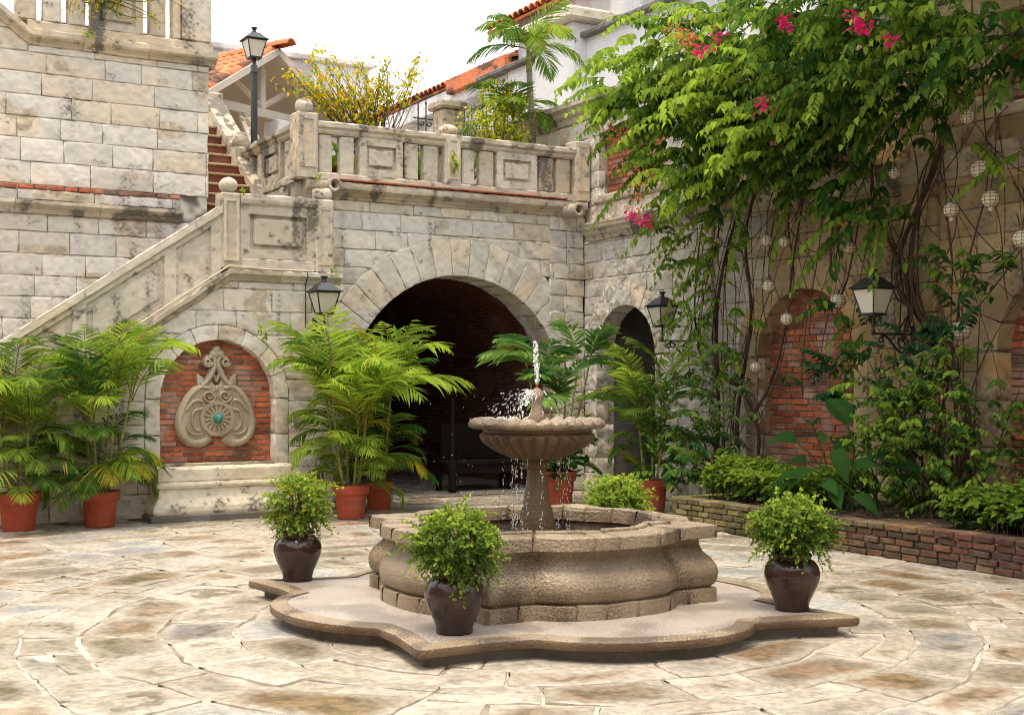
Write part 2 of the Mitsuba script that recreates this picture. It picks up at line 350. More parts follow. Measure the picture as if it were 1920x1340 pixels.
def tube(pts, r, sides=6):
    p = np.asarray(pts, float); r = np.broadcast_to(r, (len(p),))
    t = np.gradient(p, axis=0); t /= np.linalg.norm(t, axis=1, keepdims=True) + 1e-12
    ref = np.array([0, 0, 1.0]) if abs(t[0][2]) < 0.8 else np.array([1.0, 0, 0])
    V = []; 
    a = np.cross(t[0], ref); a /= np.linalg.norm(a)
    for i in range(len(p)):
        a = a - t[i]*(a @ t[i]); a /= np.linalg.norm(a) + 1e-12
        b = np.cross(t[i], a); th = np.arange(sides)*2*np.pi/sides
        V.append(p[i] + r[i]*(np.cos(th)[:, None]*a + np.sin(th)[:, None]*b))
    V = np.vstack(V); F = []; k = np.arange(sides)
    for i in range(len(p)-1):
        q, s = i*sides + k, i*sides + (k+1) % sides
        F += [np.c_[q, s, s+sides], np.c_[q, s+sides, q+sides]]
    n = len(V); V = np.vstack([V, p[0], p[-1]]); e = (len(p)-1)*sides
    F += [np.c_[(k+1) % sides, k, np.full(sides, n)], np.c_[e+k, e+(k+1) % sides, np.full(sides, n+1)]]
    return trimesh.Trimesh(V, np.vstack(F), process=False)
def spline(ctrl, n):
    c = np.asarray(ctrl, float); k = len(c)
    if k < 3: return np.array([c[0] + (c[-1]-c[0])*i/(n-1) for i in range(n)])
    from scipy.interpolate import CubicSpline
    s = np.r_[0, np.cumsum(np.linalg.norm(np.diff(c, axis=0), axis=1))]
    return CubicSpline(s, c)(np.linspace(0, s[-1], n))
def ball(c, r, sub=2):
    m = trimesh.creation.icosphere(subdivisions=sub, radius=1.0); m.vertices = np.asarray(m.vertices)*r + np.asarray(c); return m
def sub(m, n=1):
    for _ in range(n): m = m.subdivide()
    return m
def worn(m, amp, f=8.0, seed=0):
    v = np.array(m.vertices); n = np.array(m.vertex_normals)
    return trimesh.Trimesh(v + n*((meshkit.fbm(v*f + seed, 3) - 0.5)*2*amp)[:, None], m.faces, process=False)

# ================================================================== the setting: floor
cx0, cy0 = 4.55, 7.55                      # fountain centre
structure('ground', trimesh.Trimesh(np.array([[-60, -60, -0.03], [80, -60, -0.03], [80, 90, -0.03], [-60, 90, -0.03]], float), [[0, 1, 2], [0, 2, 3]]), 'grout')
rg = np.random.default_rng(11)
court = sg.Polygon([(-3.5, 0.5), (10.6, 0.5), (10.6, 16.2), (-3.5, 16.2)])
view = sg.Polygon([(1.0, 4.6), (4.2, 3.2), (9.6, 6.0), (8.95, 11.2), (10.5, 13), (10.5, 16.2), (1.6, 15.3), (1.5, 13), (0.5, 9)]).buffer(0.3)
stones = []
def wav(r, a, k): return r + 0.05*math.sin(3*a + 1.7*k) + 0.03*math.sin(7*a + 2.9*k) + 0.02*math.sin(17*a + k*k)
r = 1.25; k = 0
while r < 13.5:
    w = rg.uniform(0.34, 0.52) + 0.008*r; L = rg.uniform(0.50, 0.72) + 0.010*r
    c = max(6, int(2*math.pi*(r + w/2)/L)); o = rg.uniform(0, 6)
    ang = [(o + 2*math.pi*(i + rg.uniform(-.30, .30))/c) for i in range(c)]
    tw = [rg.uniform(-.09, .09)*w/(r + w) for i in range(c)]
    for i in range(c):
        a0, a1 = ang[i], ang[(i+1) % c] + (2*math.pi if i == c-1 else 0)
        t0, t1 = tw[i], tw[(i+1) % c]
        cut = rg.uniform(0.4, 0.6) if rg.random() < 0.22 else None
        for (f0, f1) in ([(0, 1)] if cut is None else [(0, cut), (cut, 1)]):
            lo = [(a, f0) for a in np.linspace(a0 + t0*(2*f0-1), a1 + t1*(2*f0-1), 12)]; hi = [(a, f1) for a in np.linspace(a1 + t1*(2*f1-1), a0 + t0*(2*f1-1), 12)]
            ps = []
            for a, f in lo + hi:
                q = wav(r, a, k)*(1-f) + wav(r + w, a, k+1)*f
                ps.append((cx0 + q*math.cos(a), cy0 + q*math.sin(a)))
            p = sg.Polygon(ps).buffer(0)
            if p.geom_type != 'Polygon': continue
            p = p.intersection(court)
            for q in polys(p.buffer(-rg.uniform(.010, .019)).buffer(rg.uniform(.004, .008))):
                if q.area > 0.008: stones.append(q.simplify(0.008))
    r += w; k += 1
ex, ey = 0.0, 0.0
stones.sort(key=lambda q: math.hypot(q.centroid.x-ex, q.centroid.y-ey))
labels['courtyard_floor'] = {'kind': 'structure'}
near = [q for q in stones if view.intersects(q)]
far = [q for q in stones if not view.intersects(q)]
rest = []; rest_uv = []
piece(None, 'courtyard_floor', trimesh.Trimesh(np.array([[-3.5, 0.5, -0.011], [10.62, 0.5, -0.011], [10.62, 16.24, -0.008], [-3.5, 16.24, -0.008]], float), [[0, 1, 2], [0, 2, 3]]), 'grout')
for i, q in enumerate(near):
    s = slab(q, -0.05, 0.0, 0.009, 0.10, 0.009, int(rg.integers(1 << 30)), grid=0.16, edge=0.010)
    if s is None: continue
    ed = np.array([q.exterior.distance(sg.Point(v[0], v[1])) for v in s.vertices])
    uvs = np.c_[np.full(len(ed), rg.uniform()), ed]
    if i < 296: piece('courtyard_floor', 'flagstone', s, 'flagstone', None, True, uvs=uvs)
    else: rest.append(s); rest_uv.append(uvs)
for q in far:
    s = slab(q, -0.05, 0.0, 0.02, 0.3, 0.006, int(rg.integers(1 << 30)), grid=0.5)
    if s is not None: rest.append(s); rest_uv.append(np.tile([rg.uniform(), .06], (len(s.vertices), 1)))
piece('courtyard_floor', 'outer_paving', cat(rest), 'flagstone', None, True, kind='stuff', uvs=np.vstack(rest_uv))

# ================================================================== tower on the left
fr = FA(16.3)
tower = thing('stone_tower', 'tall pale stone block tower wall at the far left with two moulded ledges', 'building')
K = (2.68, 5.70)
reg = sg.Polygon([(1.0, 1.8), (4.88, 1.8), (4.88, 5.70), (2.68, 5.70), (1.0, 6.96)])
low = reg.intersection(sg.box(0, 0, 9, 3.66)); up = reg.intersection(sg.box(0, 4.012, 9, 9)).union(reg.intersection(sg.box(4.50, 3.66, 9, 4.012)))
bk = trimesh.creation.extrude_polygon(reg.buffer(-0.015), 2.9, engine='earcut'); bk.apply_translation((0, 0, -2.92))
piece(tower, 'core', put(bk, fr), 'mortar')
courses(tower, fr, low, 1.86, 0.268, 0.48, 0.80, -0.10, 0.0, 'wall_stone', 3)
courses(tower, fr, up, 4.012, 0.262, 0.42, 0.78, -0.10, 0.0, 'wall_stone', 4)
courses(tower, fr, sg.box(1.0, 3.825, 4.50, 3.95), 3.825, 0.127, 0.7, 1.0, -0.10, 0.02, 'wall_stone', 5)
led = [(-.05, 3.66), (0.03, 3.66), (0.045, 3.69), (0.045, 3.71), (0.09, 3.745), (0.115, 3.77), (0.115, 3.81), (0.02, 3.825), (-.05, 3.825)]
for a, b in ((1.0, 2.5), (2.505, 3.5), (3.505, 4.53)):
    piece(tower, 'ledge', put(moulding(led, a, b, worn=0.009, seed=int(a*7)), fr), 'carved_stone', (rg.uniform(), .5))
x = 1.6
while x < 4.44:
    l = rg.uniform(0.13, 0.19)
    piece(tower, 'tile', put(box(x, min(x+l-0.02, 4.5), 3.955, 4.004, -0.08, 0.035 + rg.uniform(-.008, .008), 0.008), fr), 'brick', (rg.uniform(0.2, 0.7), 0.2)); x += l
cor = [(-.05, 5.70), (0.02, 5.70), (0.03, 5.735), (0.06, 5.76), (0.10, 5.775), (0.115, 5.80), (0.115, 5.865), (0.05, 5.885), (-.35, 5.885), (-.35, 5.70)]
for a, b in ((2.68, 3.30), (3.305, 4.1), (4.105, 4.97)):
    piece(tower, 'cornice', put(moulding(cor, a, b, worn=0.010, seed=int(a*9)), fr), 'carved_stone', (rg.uniform(), .5))
m = moulding(cor, 1.0, 2.68, worn=0.010, seed=3, slope=-0.75); m.apply_translation((0, 1.26, 0))
piece(tower, 'cornice', put(m, fr), 'carved_stone', (.4, .5))
def post(holder, fr, u0, u1, w0, w1, n0, n1, mm='carved_stone', inset=True, name='baluster'):
    m = worn(sub(box(u0, u1, w0, w1, n0, n1, 0.018), 2), 0.006, 9, u0*3+w0)
    piece(holder, name, put(m, fr), mm, (rg.uniform(0.2, 1), rg.uniform()))
def framed(holder, fr, u0, u1, w0, w1, n0, n1, bw, name='panel', mm='carved_stone', raised=True, tilt=0.0):
    """A panel with a sunk border and a raised field."""
    ring = sg.box(u0, w0, u1, w1).difference(sg.box(u0+bw, w0+bw, u1-bw, w1-bw))
    a = trimesh.creation.extrude_polygon(ring, 0.05, engine='earcut'); a.apply_translation((0, 0, n1-0.05))
    b = box(u0+0.004, u1-0.004, w0+0.004, w1-0.004, n0, n1-0.045)
    parts = [a, b]
    if raised: parts.append(box(u0+bw*1.45, u1-bw*1.45, w0+bw*1.45, w1-bw*1.45, n1-0.05, n1-0.008, 0.012))
    mm_ = cat(parts)
    if tilt:
        v = np.array(mm_.vertices); v[:, 1] += tilt*(v[:, 0]-u0); mm_ = trimesh.Trimesh(v, mm_.faces, process=False)
    piece(holder, name, put(mm_, fr), mm, (rg.uniform(0.2, 1), rg.uniform()))
tb = FA(16.30)
piece(tower, 'plinth_rail', put(moulding([(-.26, 5.885), (0.03, 5.885), (0.03, 5.985), (0.0, 6.0), (-.26, 6.0)], 2.66, 4.93, worn=0.008), tb), 'carved_stone', (.5, .5))
for a, b in ((2.53, 2.76), (2.85, 3.05), (3.14, 3.335), (4.135, 4.33)): post(tower, tb, a, b, 6.0, 6.75, -.2, 0)
framed(tower, tb, 3.41, 4.04, 6.0, 6.78, -.2, 0.01, 0.09)
post(tower, tb, 4.42, 4.53, 6.0, 6.75, -.2, 0.0)
post(tower, tb, 4.53, 4.91, 6.0, 7.0, -.3, 0.03, name='pier')
piece(tower, 'handrail', put(moulding([(-.25, 6.76), (.03, 6.76), (.06, 6.8), (.06, 6.88), (-.25, 6.9)], 2.4, 4.53, worn=0.01), tb), 'carved_stone', (.5, .5))

# ================================================================== staircase block with the niche
fs = FA(15.2)
st = thing('stone_staircase', 'pale stone staircase block with carved panel parapet climbing left to right', 'staircase')
nc = (4.675, 1.43); nr = 0.705
niche = unary_union([sg.Point(nc).buffer(nr, 48).intersection(sg.box(0, nc[1], 9, 9)), sg.box(nc[0]-nr, 0.56, nc[0]+nr, nc[1]+.001)])
archiv = unary_union([sg.Point(nc).buffer(0.895, 48).intersection(sg.box(0, nc[1]-.1, 9, 9))])
top = lambda x: 2.86 - 0.69*(4.80 - x)
reg = sg.Polygon([(0.66, 0), (6.16, 0), (6.16, 2.86), (4.80, 2.86), (0.66, top(0.66))])
core = trimesh.creation.extrude_polygon(sg.Polygon([(0.66, 0), (6.145, 0), (6.145, 2.98), (4.80, 2.98), (0.66, top(0.66)+.1)]).difference(niche.buffer(0.02)), 0.3, engine='earcut'); core.apply_translation((0, 0, -0.318))
core2 = trimesh.creation.extrude_polygon(sg.Polygon([(0.66, 0), (6.145, 0), (6.145, 2.98), (4.80, 2.98), (0.66, top(0.66)+.1)]), 0.77, engine='earcut'); core2.apply_translation((0, 0, -1.10))
piece(st, 'core', put(cat([core, core2]), fs), 'mortar')
courses(st, fs, reg, 0.02, 0.272, 0.48, 0.78, -0.12, 0.0, 'wall_stone', 21, cut=archiv.union(niche).union(sg.box(nc[0]-nr-.19, 0.5, nc[0]+nr+.19, nc[1])))
voussoirs(st, fs, nc[0], nc[1], nr, 0.885, 0.0, math.pi, 8, -0.25, 0.012, 'wall_stone', 22)
for s in (-1, 1):
    for z0, z1 in ((0.56, 0.98), (0.99, 1.425)):
        a, b = sorted((nc[0]+s*nr, nc[0]+s*0.885))
        piece(st, 'jamb_stone', put(slab(sg.box(a, z0, b, z1), -0.25, 0.008, 0.012, 0.1, 0.006, int(z0*100)+s), fs), 'wall_stone', (rg.uniform(), .4), True)
shown = sg.Polygon([(nc[0]-nr-.02, 0.58), (nc[0]+nr+.02, 0.58), (nc[0]+nr+.02, 1.43), (nc[0]+0.5, 1.97), (nc[0], 2.16), (nc[0]-0.5, 1.97), (nc[0]-nr-.02, 1.43)])
piece(st, 'brick_backing', put(box(nc[0]-.72, nc[0]+.72, 0.5, 2.2, -0.30, -0.165), fs), 'brick_joint')
brick_field(st, fs, niche.buffer(0.01).intersection(sg.box(0, 0.655, 9, 9)), 0.245, 0.066, -0.18, -0.152, 'brick', 23, joint=0.011)
piece(st, 'niche_sill', put(box(nc[0]-nr+.003, nc[0]+nr-.003, 0.57, 0.65, -0.25, -0.05, .01), fs), 'carved_stone', (.4, .5))
# cornice band: slope then landing
cb = [(-.05, 2.86), (0.02, 2.86), (0.03, 2.89), (0.07, 2.925), (0.095, 2.94), (0.095, 2.985), (0.03, 3.0), (-.05, 3.0)]
for a, b in ((0.66, 1.7), (1.705, 2.75), (2.755, 3.85), (3.855, 4.80)):
    m = moulding(cb, a, b, worn=0.010, seed=int(a*5), slope=0.69); m.apply_translation((0, -0.69*(4.80-a), 0))
    piece(st, 'cornice', put(m, fs), 'carved_stone', (rg.uniform(), .5))
for a, b in ((4.80, 5.45), (5.455, 6.25)):
    piece(st, 'cornice', put(moulding(cb, a, b, worn=0.010, seed=int(a*5)), fs), 'carved_stone', (rg.uniform(), .5))
piece(st, 'cornice', put(moulding(cb, -16.28, -15.2, worn=0.010, seed=9), frame((6.16, 0, 0), (0, 1, 0), (0, 0, 1), (1, 0, 0)) if False else (np.array((6.16, 0, 0.)), np.array([(0, -1., 0), (0, 0, 1.), (1., 0, 0)]))), 'carved_stone', (.5, .5))
# landing parapet
post(st, fs, 4.70, 4.95, 3.0, 3.93, -.24, 0.02, name='newel')
framed(st, fs, 4.73, 4.92, 3.1, 3.86, -.03, 0.035, 0.035, name='newel_panel', raised=False)
piece(st, 'ball_finial', put(cat([worn(ball((4.825, 4.05, -.11), (.105, .10, .105), 3), 0.008, 12), worn(lathe([(0.09, 0), (.10, .02), (.06, .06)], 16), 0.0)]) if False else worn(ball((4.825, 4.03, -.11), (.11, .10, .11), 3), 0.01, 12), fs), 'carved_stone', (.6, .5), True)
post(st, fs, 5.915, 6.16, 3.0, 3.93, -.24, 0.02, name='newel')
framed(st, fs, 5.945, 6.13, 3.1, 3.83, -.03, 0.035, 0.035, name='newel_panel', raised=False)
post(st, fs, 4.95, 5.915, 3.0, 3.145, -.2, 0.012, name='parapet_base')
framed(st, fs, 4.95, 5.915, 3.145, 3.80, -.18, 0.0, 0.115)
piece(st, 'coping', put(moulding([(-.22, 3.80), (0.01, 3.80), (0.03, 3.825), (0.04, 3.86), (0.04, 3.915), (0.0, 3.935), (-.22, 3.935)], 4.95, 5.915, worn=0.014, seed=4), fs), 'carved_stone', (.6, .5))
# landing return parapet on the right, towards the arch wall
fsr = (np.array((6.16, 0, 0.)), np.array([(0, 1., 0), (0, 0, 1.), (1., 0, 0)]))
piece(st, 'parapet_base', put(box(15.44, 16.2, 3.0, 3.80, -.2, -.01, .01), (np.array((6.16, 0, 0.)), np.array([(0, 1., 0), (0, 0, 1.), (1., 0, 0)]))), 'carved_stone', (.5, .5))
# sloping parapet
def sl(u, h): return 2.075 + 0.673*(u-2.19) + h
u0, u1 = 0.70, 4.70
def sband(a, b, h0, h1, n0, n1, bev=0): 
    m = sub(box(a, b, 0, 1, n0, n1), 2); v = np.array(m.vertices)
    lo = 3.0 - 0.69*(4.80-v[:, 0]); hi = sl(v[:, 0], 0)
    base = np.where(h0[0] == 'b', lo, hi) + h0[1]; topz = np.where(h1[0] == 'b', lo, hi) + h1[1]
    v[:, 1] = base + (topz-base)*v[:, 1]
    return trimesh.Trimesh(v, m.faces, process=False)
piece(st, 'parapet_wall', put(sband(u0, u1, ('b', -.02), ('t', -.08), -.20, -.035), fs), 'carved_stone', (.7, .5))
piece(st, 'parapet_base', put(worn(sband(u0, u1, ('b', 0), ('b', .10), -.19, 0.0), 0.004), fs), 'carved_stone', (.8, .5))
piece(st, 'parapet_top_band', put(worn(sband(u0, u1, ('t', -.18), ('t', -.10), -.19, 0.0), 0.004), fs), 'carved_stone', (.8, .5))
for a, b in ((0.7, 0.86), (1.86, 2.0), (2.97, 3.12), (4.02, 4.16), (4.58, 4.70)):
    piece(st, 'stile', put(worn(sband(a, b, ('b', .10), ('t', -.18), -.19, 0.0), 0.003), fs), 'carved_stone', (rg.uniform(.4, 1), .5))
for a, b in ((0.94, 1.78), (2.08, 2.89), (3.20, 3.94)):
    piece(st, 'raised_panel', put(worn(sband(a, b, ('b', .20), ('t', -.27), -.10, -0.012), 0.004), fs), 'carved_stone', (rg.uniform(.4, 1), .5))
for a, b in ((0.62, 1.75), (1.755, 3.1), (3.105, 4.72)):
    m = sub(worn(sband(a, b, ('t', -.10), ('t', 0.0), -.23, 0.035), 0.0), 1)
    piece(st, 'coping', put(worn(m, 0.010, 7, a), fs), 'carved_stone', (rg.uniform(.6, 1), .5))
# steps of the lower flight (behind the parapet) and the landing floor
for i in range(14):
    xx = 4.70 - (i+1)*0.265; zz = 2.98 - (i+1)*0.1835
    piece(st, 'step', box(xx, xx+0.285, 15.42, 16.19, max(0, zz-0.25), zz, .01), 'warm_stone', (rg.uniform(), .5))
piece(st, 'landing', box(4.70, 6.15, 15.41, 16.19, 2.9, 2.985), 'warm_stone', (.5, .5))
# upper flight, climbing away between the tower and the terrace
for i in range(14):
    yy = 16.22 + i*0.255; zz = 3.0 + (i+1)*0.186
    piece(st, 'riser', box(4.89, 6.13, yy+0.03, yy+0.30, zz-0.186, zz-0.03), 'shaded_dull_brick', (rg.uniform(.5, 1), .1))
    piece(st, 'tread', box(4.89, 6.13, yy, yy+0.30, zz-0.032, zz, .008), 'warm_stone', (rg.uniform(), .5))
piece(st, 'flight_wall', cat([box(4.89, 6.12, yy, 21.5, 2.0, zz-.2), box(4.89, 6.12, 16.3, 18.2, 2.0, 2.98)]), 'mortar')
# parapet of the upper flight beyond the terrace newel
def sidebox(x0, x1, pts): 
    m = trimesh.creation.extrude_polygon(sg.Polygon(pts), x1-x0, engine='earcut')
    return put(m, (np.array((x0, 0, 0.)), np.array([(0, 1., 0), (0, 0, 1.), (1., 0, 0)])))
piece(st, 'upper_parapet', worn(sub(sidebox(5.98, 6.16, [(18.86, 4.35), (20.05, 5.25), (20.05, 6.05), (18.86, 5.15)]), 3), 0.008), 'carved_stone', (.3, .5))
piece(st, 'upper_coping', worn(sub(sidebox(5.94, 6.22, [(18.80, 5.13), (20.06, 6.07), (20.06, 6.17), (18.80, 5.23)]), 3), 0.012), 'carved_stone', (.2, .5))
piece(st, 'newel', worn(sub(box(5.95, 6.24, 20.05, 20.3, 4.3, 6.25, .02), 2), 0.01), 'carved_stone', (.5, .5))
piece(st, 'newel', worn(sub(box(5.97, 6.22, 18.62, 18.86, 4.3, 5.16, .02), 2), 0.01), 'carved_stone', (.3, .5))
piece(st, 'ball_finial', worn(ball((6.10, 18.74, 5.27), .125, 3), 0.012, 12), 'carved_stone', (.4, .5), True)
piece(st, 'upper_coping', worn(sub(sidebox(7.0, 7.2, [(20.4, 5.0), (21.6, 6.2), (21.6, 6.3), (20.4, 5.1)]), 3), 0.012), 'carved_stone', (.2, .5))
piece(st, 'lower_curb', worn(sub(sidebox(6.0, 6.15, [(16.5, 3.3), (18.6, 4.83), (18.6, 5.0), (16.5, 3.45)]), 3), 0.012), 'carved_stone', (.4, .5))

# pedestal under the niche
ped = thing('niche_pedestal', 'moulded stone pedestal with mossy foot below the brick niche', 'pedestal')
def loft_rect(x0, x1, yf, yb, rows, seed):
    V = []; F = []; nseg = 14; side = 5
    for (o, z) in rows:
        a = [(x0-o, yb-(yb-(yf-o))*t) for t in np.linspace(0, 1, side)[:-1]]
        a += [(x, yf-o) for x in np.linspace(x0-o, x1+o, nseg)]
        a += [(x1+o, yf-o+(yb-(yf-o))*t) for t in np.linspace(0, 1, side)[1:]]
        V.append(np.c_[np.array(a), np.full(len(a), z)])
    k = len(V[0]); V = np.vstack(V)
    for s in range(len(rows)-1):
        for i in range(k-1):
            p, q = s*k+i, s*k+i+1
            F += [(p, q, q+k), (p, q+k, p+k)]
    o = (len(rows)-1)*k
    for i in range(1, k-1): F.append((o, o+i, o+i+1))
    V = V + np.array([0, 1, 0])*((meshkit.noise(V*7 + seed)-.5)*0.012)[:, None] + ((meshkit.noise(V*6 + seed + 9)-.5)*0.008)[:, None]*np.array([0, 0, 1])
    return trimesh.Trimesh(V, np.array(F), process=False)
piece(ped, 'foot', loft_rect(3.92, 5.48, 14.92, 15.2, [(0.17, 0), (0.17, 0.07), (0.13, 0.085)], 1), 'dark_stone', (.4, .5))
piece(ped, 'block', loft_rect(3.92, 5.48, 14.92, 15.2, [(0.125, 0.08), (0.135, 0.12), (0.13, 0.17), (0.10, 0.22), (0.07, 0.27), (0.05, 0.34), (0.045, 0.375), (0.04, 0.38)], 2), 'pale_stone', (.7, .5))
piece(ped, 'roll', loft_rect(3.92, 5.48, 14.92, 15.2, [(0.04, 0.38), (0.075, 0.39), (0.085, 0.42), (0.075, 0.45), (0.05, 0.46)], 3), 'pale_stone', (.6, .5))
piece(ped, 'slab', loft_rect(3.92, 5.48, 14.92, 15.2, [(0.045, 0.46), (0.06, 0.475), (0.065, 0.60), (0.05, 0.62)], 4), 'pale_stone', (.8, .5))

# ================================================================== arch wall below the terrace
fa = FA(16.25)
aw = thing('arch_wall', 'stone wall with a wide dark archway below the terrace balustrade', 'wall')
ac = (8.53, 1.43); ar = 1.72; ao = 2.25
opening = unary_union([sg.Point(ac).buffer(ar, 64).intersection(sg.box(0, ac[1], 20, 9)), sg.box(ac[0]-ar, -1, ac[0]+ar, ac[1]+.001)])
ringp = sg.Point(ac).buffer(ao, 64).intersection(sg.box(0, ac[1], 20, 9))
reg = sg.box(6.10, 0, 10.03, 4.11); pil = sg.box(10.03, 0, 10.64, 4.11)
full = sg.box(6.05, 0, 10.64, 4.3).difference(opening.buffer(0.015))
core = trimesh.creation.extrude_polygon(full, 0.6, engine='earcut'); core.apply_translation((0, 0, -0.622))
piece(aw, 'core', put(core, fa), 'mortar')
courses(aw, fa, reg, 0.0, 0.245, 0.42, 0.72, -0.12, 0.0, 'wall_stone', 31, cut=ringp.union(opening))
courses(aw, fa, pil, 0.0, 0.245, 0.28, 0.36, -0.10, 0.022, 'wall_stone', 32, cut=opening.union(sg.Point(ac).buffer(1.85, 64)), tone=(0, .5))
voussoirs(aw, fa, ac[0], ac[1], ar, ao, 0.02, math.pi-0.02, 21, -0.55, 0.012, 'wall_stone', 33, clip=sg.box(6.1, 0, 10.28, 9))
for s in (-1, 1):
    for i in range(5):
        a, b = sorted((ac[0]+s*ar, ac[0]+s*(ar+.20)))
        piece(aw, 'jamb_stone', put(slab(sg.box(a, 0.29*i+.004, b, 0.29*(i+1)-.004), -0.55, 0.010, 0.012, 0.1, 0.006, i*3+s), fa), 'wall_stone', (rg.uniform(), .4), True)
cor = [(-.05, 4.11), (0.02, 4.11), (0.03, 4.15), (0.055, 4.16), (0.06, 4.185), (0.10, 4.205), (0.135, 4.235), (0.14, 4.27), (0.14, 4.325), (0.05, 4.345), (-.30, 4.345), (-.30, 4.11)]
for a, b in ((6.16, 7.3), (7.305, 8.6), (8.605, 9.6), (9.605, 10.62)):
    piece(aw, 'cornice', put(moulding(cor, a, b, worn=0.013, seed=int(a*3)), fa), 'carved_stone', (rg.uniform(), .5))
x = 6.55
while x < 10.15:
    l = rg.uniform(0.16, 0.22); 
    piece(aw, 'tile', put(box(x, x+l-.012, 4.345, 4.372, -.1, 0.155 + rg.uniform(-.01, .006), .006), fa), 'brick', (rg.uniform(.1, .5), .1)); x += l
# balustrade on top
fb = FA(16.18)
piece(aw, 'plinth_rail', put(moulding([(-.24, 4.345), (0.03, 4.345), (0.03, 4.43), (0.01, 4.45), (-.24, 4.45)], 6.3, 10.45, worn=0.010, seed=5), fb), 'carved_stone', (.5, .5))
for a, b in ((6.36, 6.55), (6.66, 6.87), (7.62, 7.84), (7.925, 8.15), (8.535, 8.735), (8.82, 9.05), (9.815, 10.055), (10.13, 10.365)): post(aw, fb, a, b, 4.45, 4.97, -.15, -.02)
framed(aw, fb, 6.94, 7.588, 4.45, 4.97, -.18, 0.005, 0.10); framed(aw, fb, 9.092, 9.77, 4.45, 4.97, -.18, 0.005, 0.10)
for a, b, h in ((6.03, 6.33, 5.23), (8.235, 8.49, 5.14), (10.42, 10.69, 5.25)):
    post(aw, fb, a, b, 4.345, h, -.27, 0.035, name='newel')
    framed(aw, fb, a+.04, b-.04, 4.50, h-.06, -.02, 0.05, 0.035, name='newel_panel', raised=False)
piece(aw, 'ball_finial', put(worn(ball((6.18, 5.33, -.12), (.12, .11, .12), 3), 0.01, 12), fb), 'carved_stone', (.6, .5), True)
piece(aw, 'ball_finial', put(worn(ball((8.36, 5.22, -.12), (.135, .085, .12), 3), 0.01, 12), fb), 'carved_stone', (.3, .5), True)
rail = [(-.22, 4.97), (0.0, 4.97), (0.02, 5.0), (0.02, 5.03), (0.055, 5.06), (0.06, 5.115), (0.03, 5.135), (-.22, 5.135)]
for a, b in ((6.33, 8.235), (8.49, 10.42)):
    piece(aw, 'handrail', put(moulding(rail, a, b, worn=0.012, seed=int(a)), fb), 'carved_stone', (rg.uniform(), .5))
# left return of the balustrade, going back
fl = (np.array((6.12, 0, 0.)), np.array([(0, -1., 0), (0, 0, 1.), (-1., 0, 0)]))
piece(aw, 'side_wall', box(6.15, 6.3, 16.4, 18.9, 3.0, 4.34), 'carved_stone', (.8, .5))
for i in range(5):
    piece(aw, 'side_stone', put(slab(sg.box(-18.8+i*.5, 4.0, -18.8+i*.5+.49, 4.33), -.05, 0.0, .01, .12, .006, i), fl), 'carved_stone', (rg.uniform(.5, 1), .5), True)
    piece(aw, 'side_stone', put(slab(sg.box(-18.8+i*.5, 3.6, -18.8+i*.5+.49, 3.99), -.05, 0.0, .01, .12, .006, i+9), fl), 'carved_stone', (rg.uniform(.5, 1), .5), True)
piece(aw, 'plinth_rail', put(moulding([(-.2, 4.34), (0.02, 4.34), (0.02, 4.43), (0.0, 4.45), (-.2, 4.45)], -18.8, -16.45, worn=0.01), fl), 'carved_stone', (.4, .5))
piece(aw, 'handrail', put(moulding([(q, w) for q, w in rail], -18.8, -16.45, worn=0.012), fl), 'carved_stone', (.2, .5))
for a, b in ((-16.62, -16.5), (-16.95, -16.72), (-18.1, -17.92), (-18.45, -18.25), (-18.8, -18.62)): post(aw, fl, a, b, 4.45, 4.97, -.13, -.02)
framed(aw, fl, -17.82, -17.05, 4.45, 4.97, -.16, 0.005, 0.10)
# water spouts
def spout(x, y, z, label):
    d = np.array([0.10, -1, -0.06]); d /= np.linalg.norm(d)
    t = thing('water_spout', label, 'water spout', 'carved stone spouts at the ends of the terrace cornice')
    pr = [(0.0, 0.02), (0.10, 0.0), (0.115, 0.12), (0.105, 0.2), (0.085, 0.28), (0.09, 0.32), (0.10, 0.34), (0.10, 0.40), (0.055, 0.40), (0.055, 0.25)]
    m = worn(lathe(pr[1:], 18), 0.006, 14)
    zz = d; xx = np.cross([0, 0, 1], zz); xx /= np.linalg.norm(xx); yy = np.cross(zz, xx)
    m = put(m, (np.array([x, y, z]), np.array([xx, yy, zz])))
    piece(t, 'barrel', m, 'carved_stone', (.2, .5), True)
    b = put(trimesh.creation.cylinder(0.054, 0.02, 16), (np.array([x, y, z]) + zz*0.27, np.array([xx, yy, zz])))
    piece(t, 'bore', b, 'dark_stone', (.1, .5))
spout(6.42, 16.28, 4.27, 'carved stone water spout at the left end of the terrace cornice')
spout(10.28, 16.28, 4.20, 'carved stone water spout in the right corner of the terrace cornice')
single('broken_stone', 'broken stone lump on the end of the landing parapet', 'stone', worn(sub(box(5.93, 6.15, 15.22, 15.38, 3.93, 4.08, .03), 2), 0.03, 7), 'carved_stone')
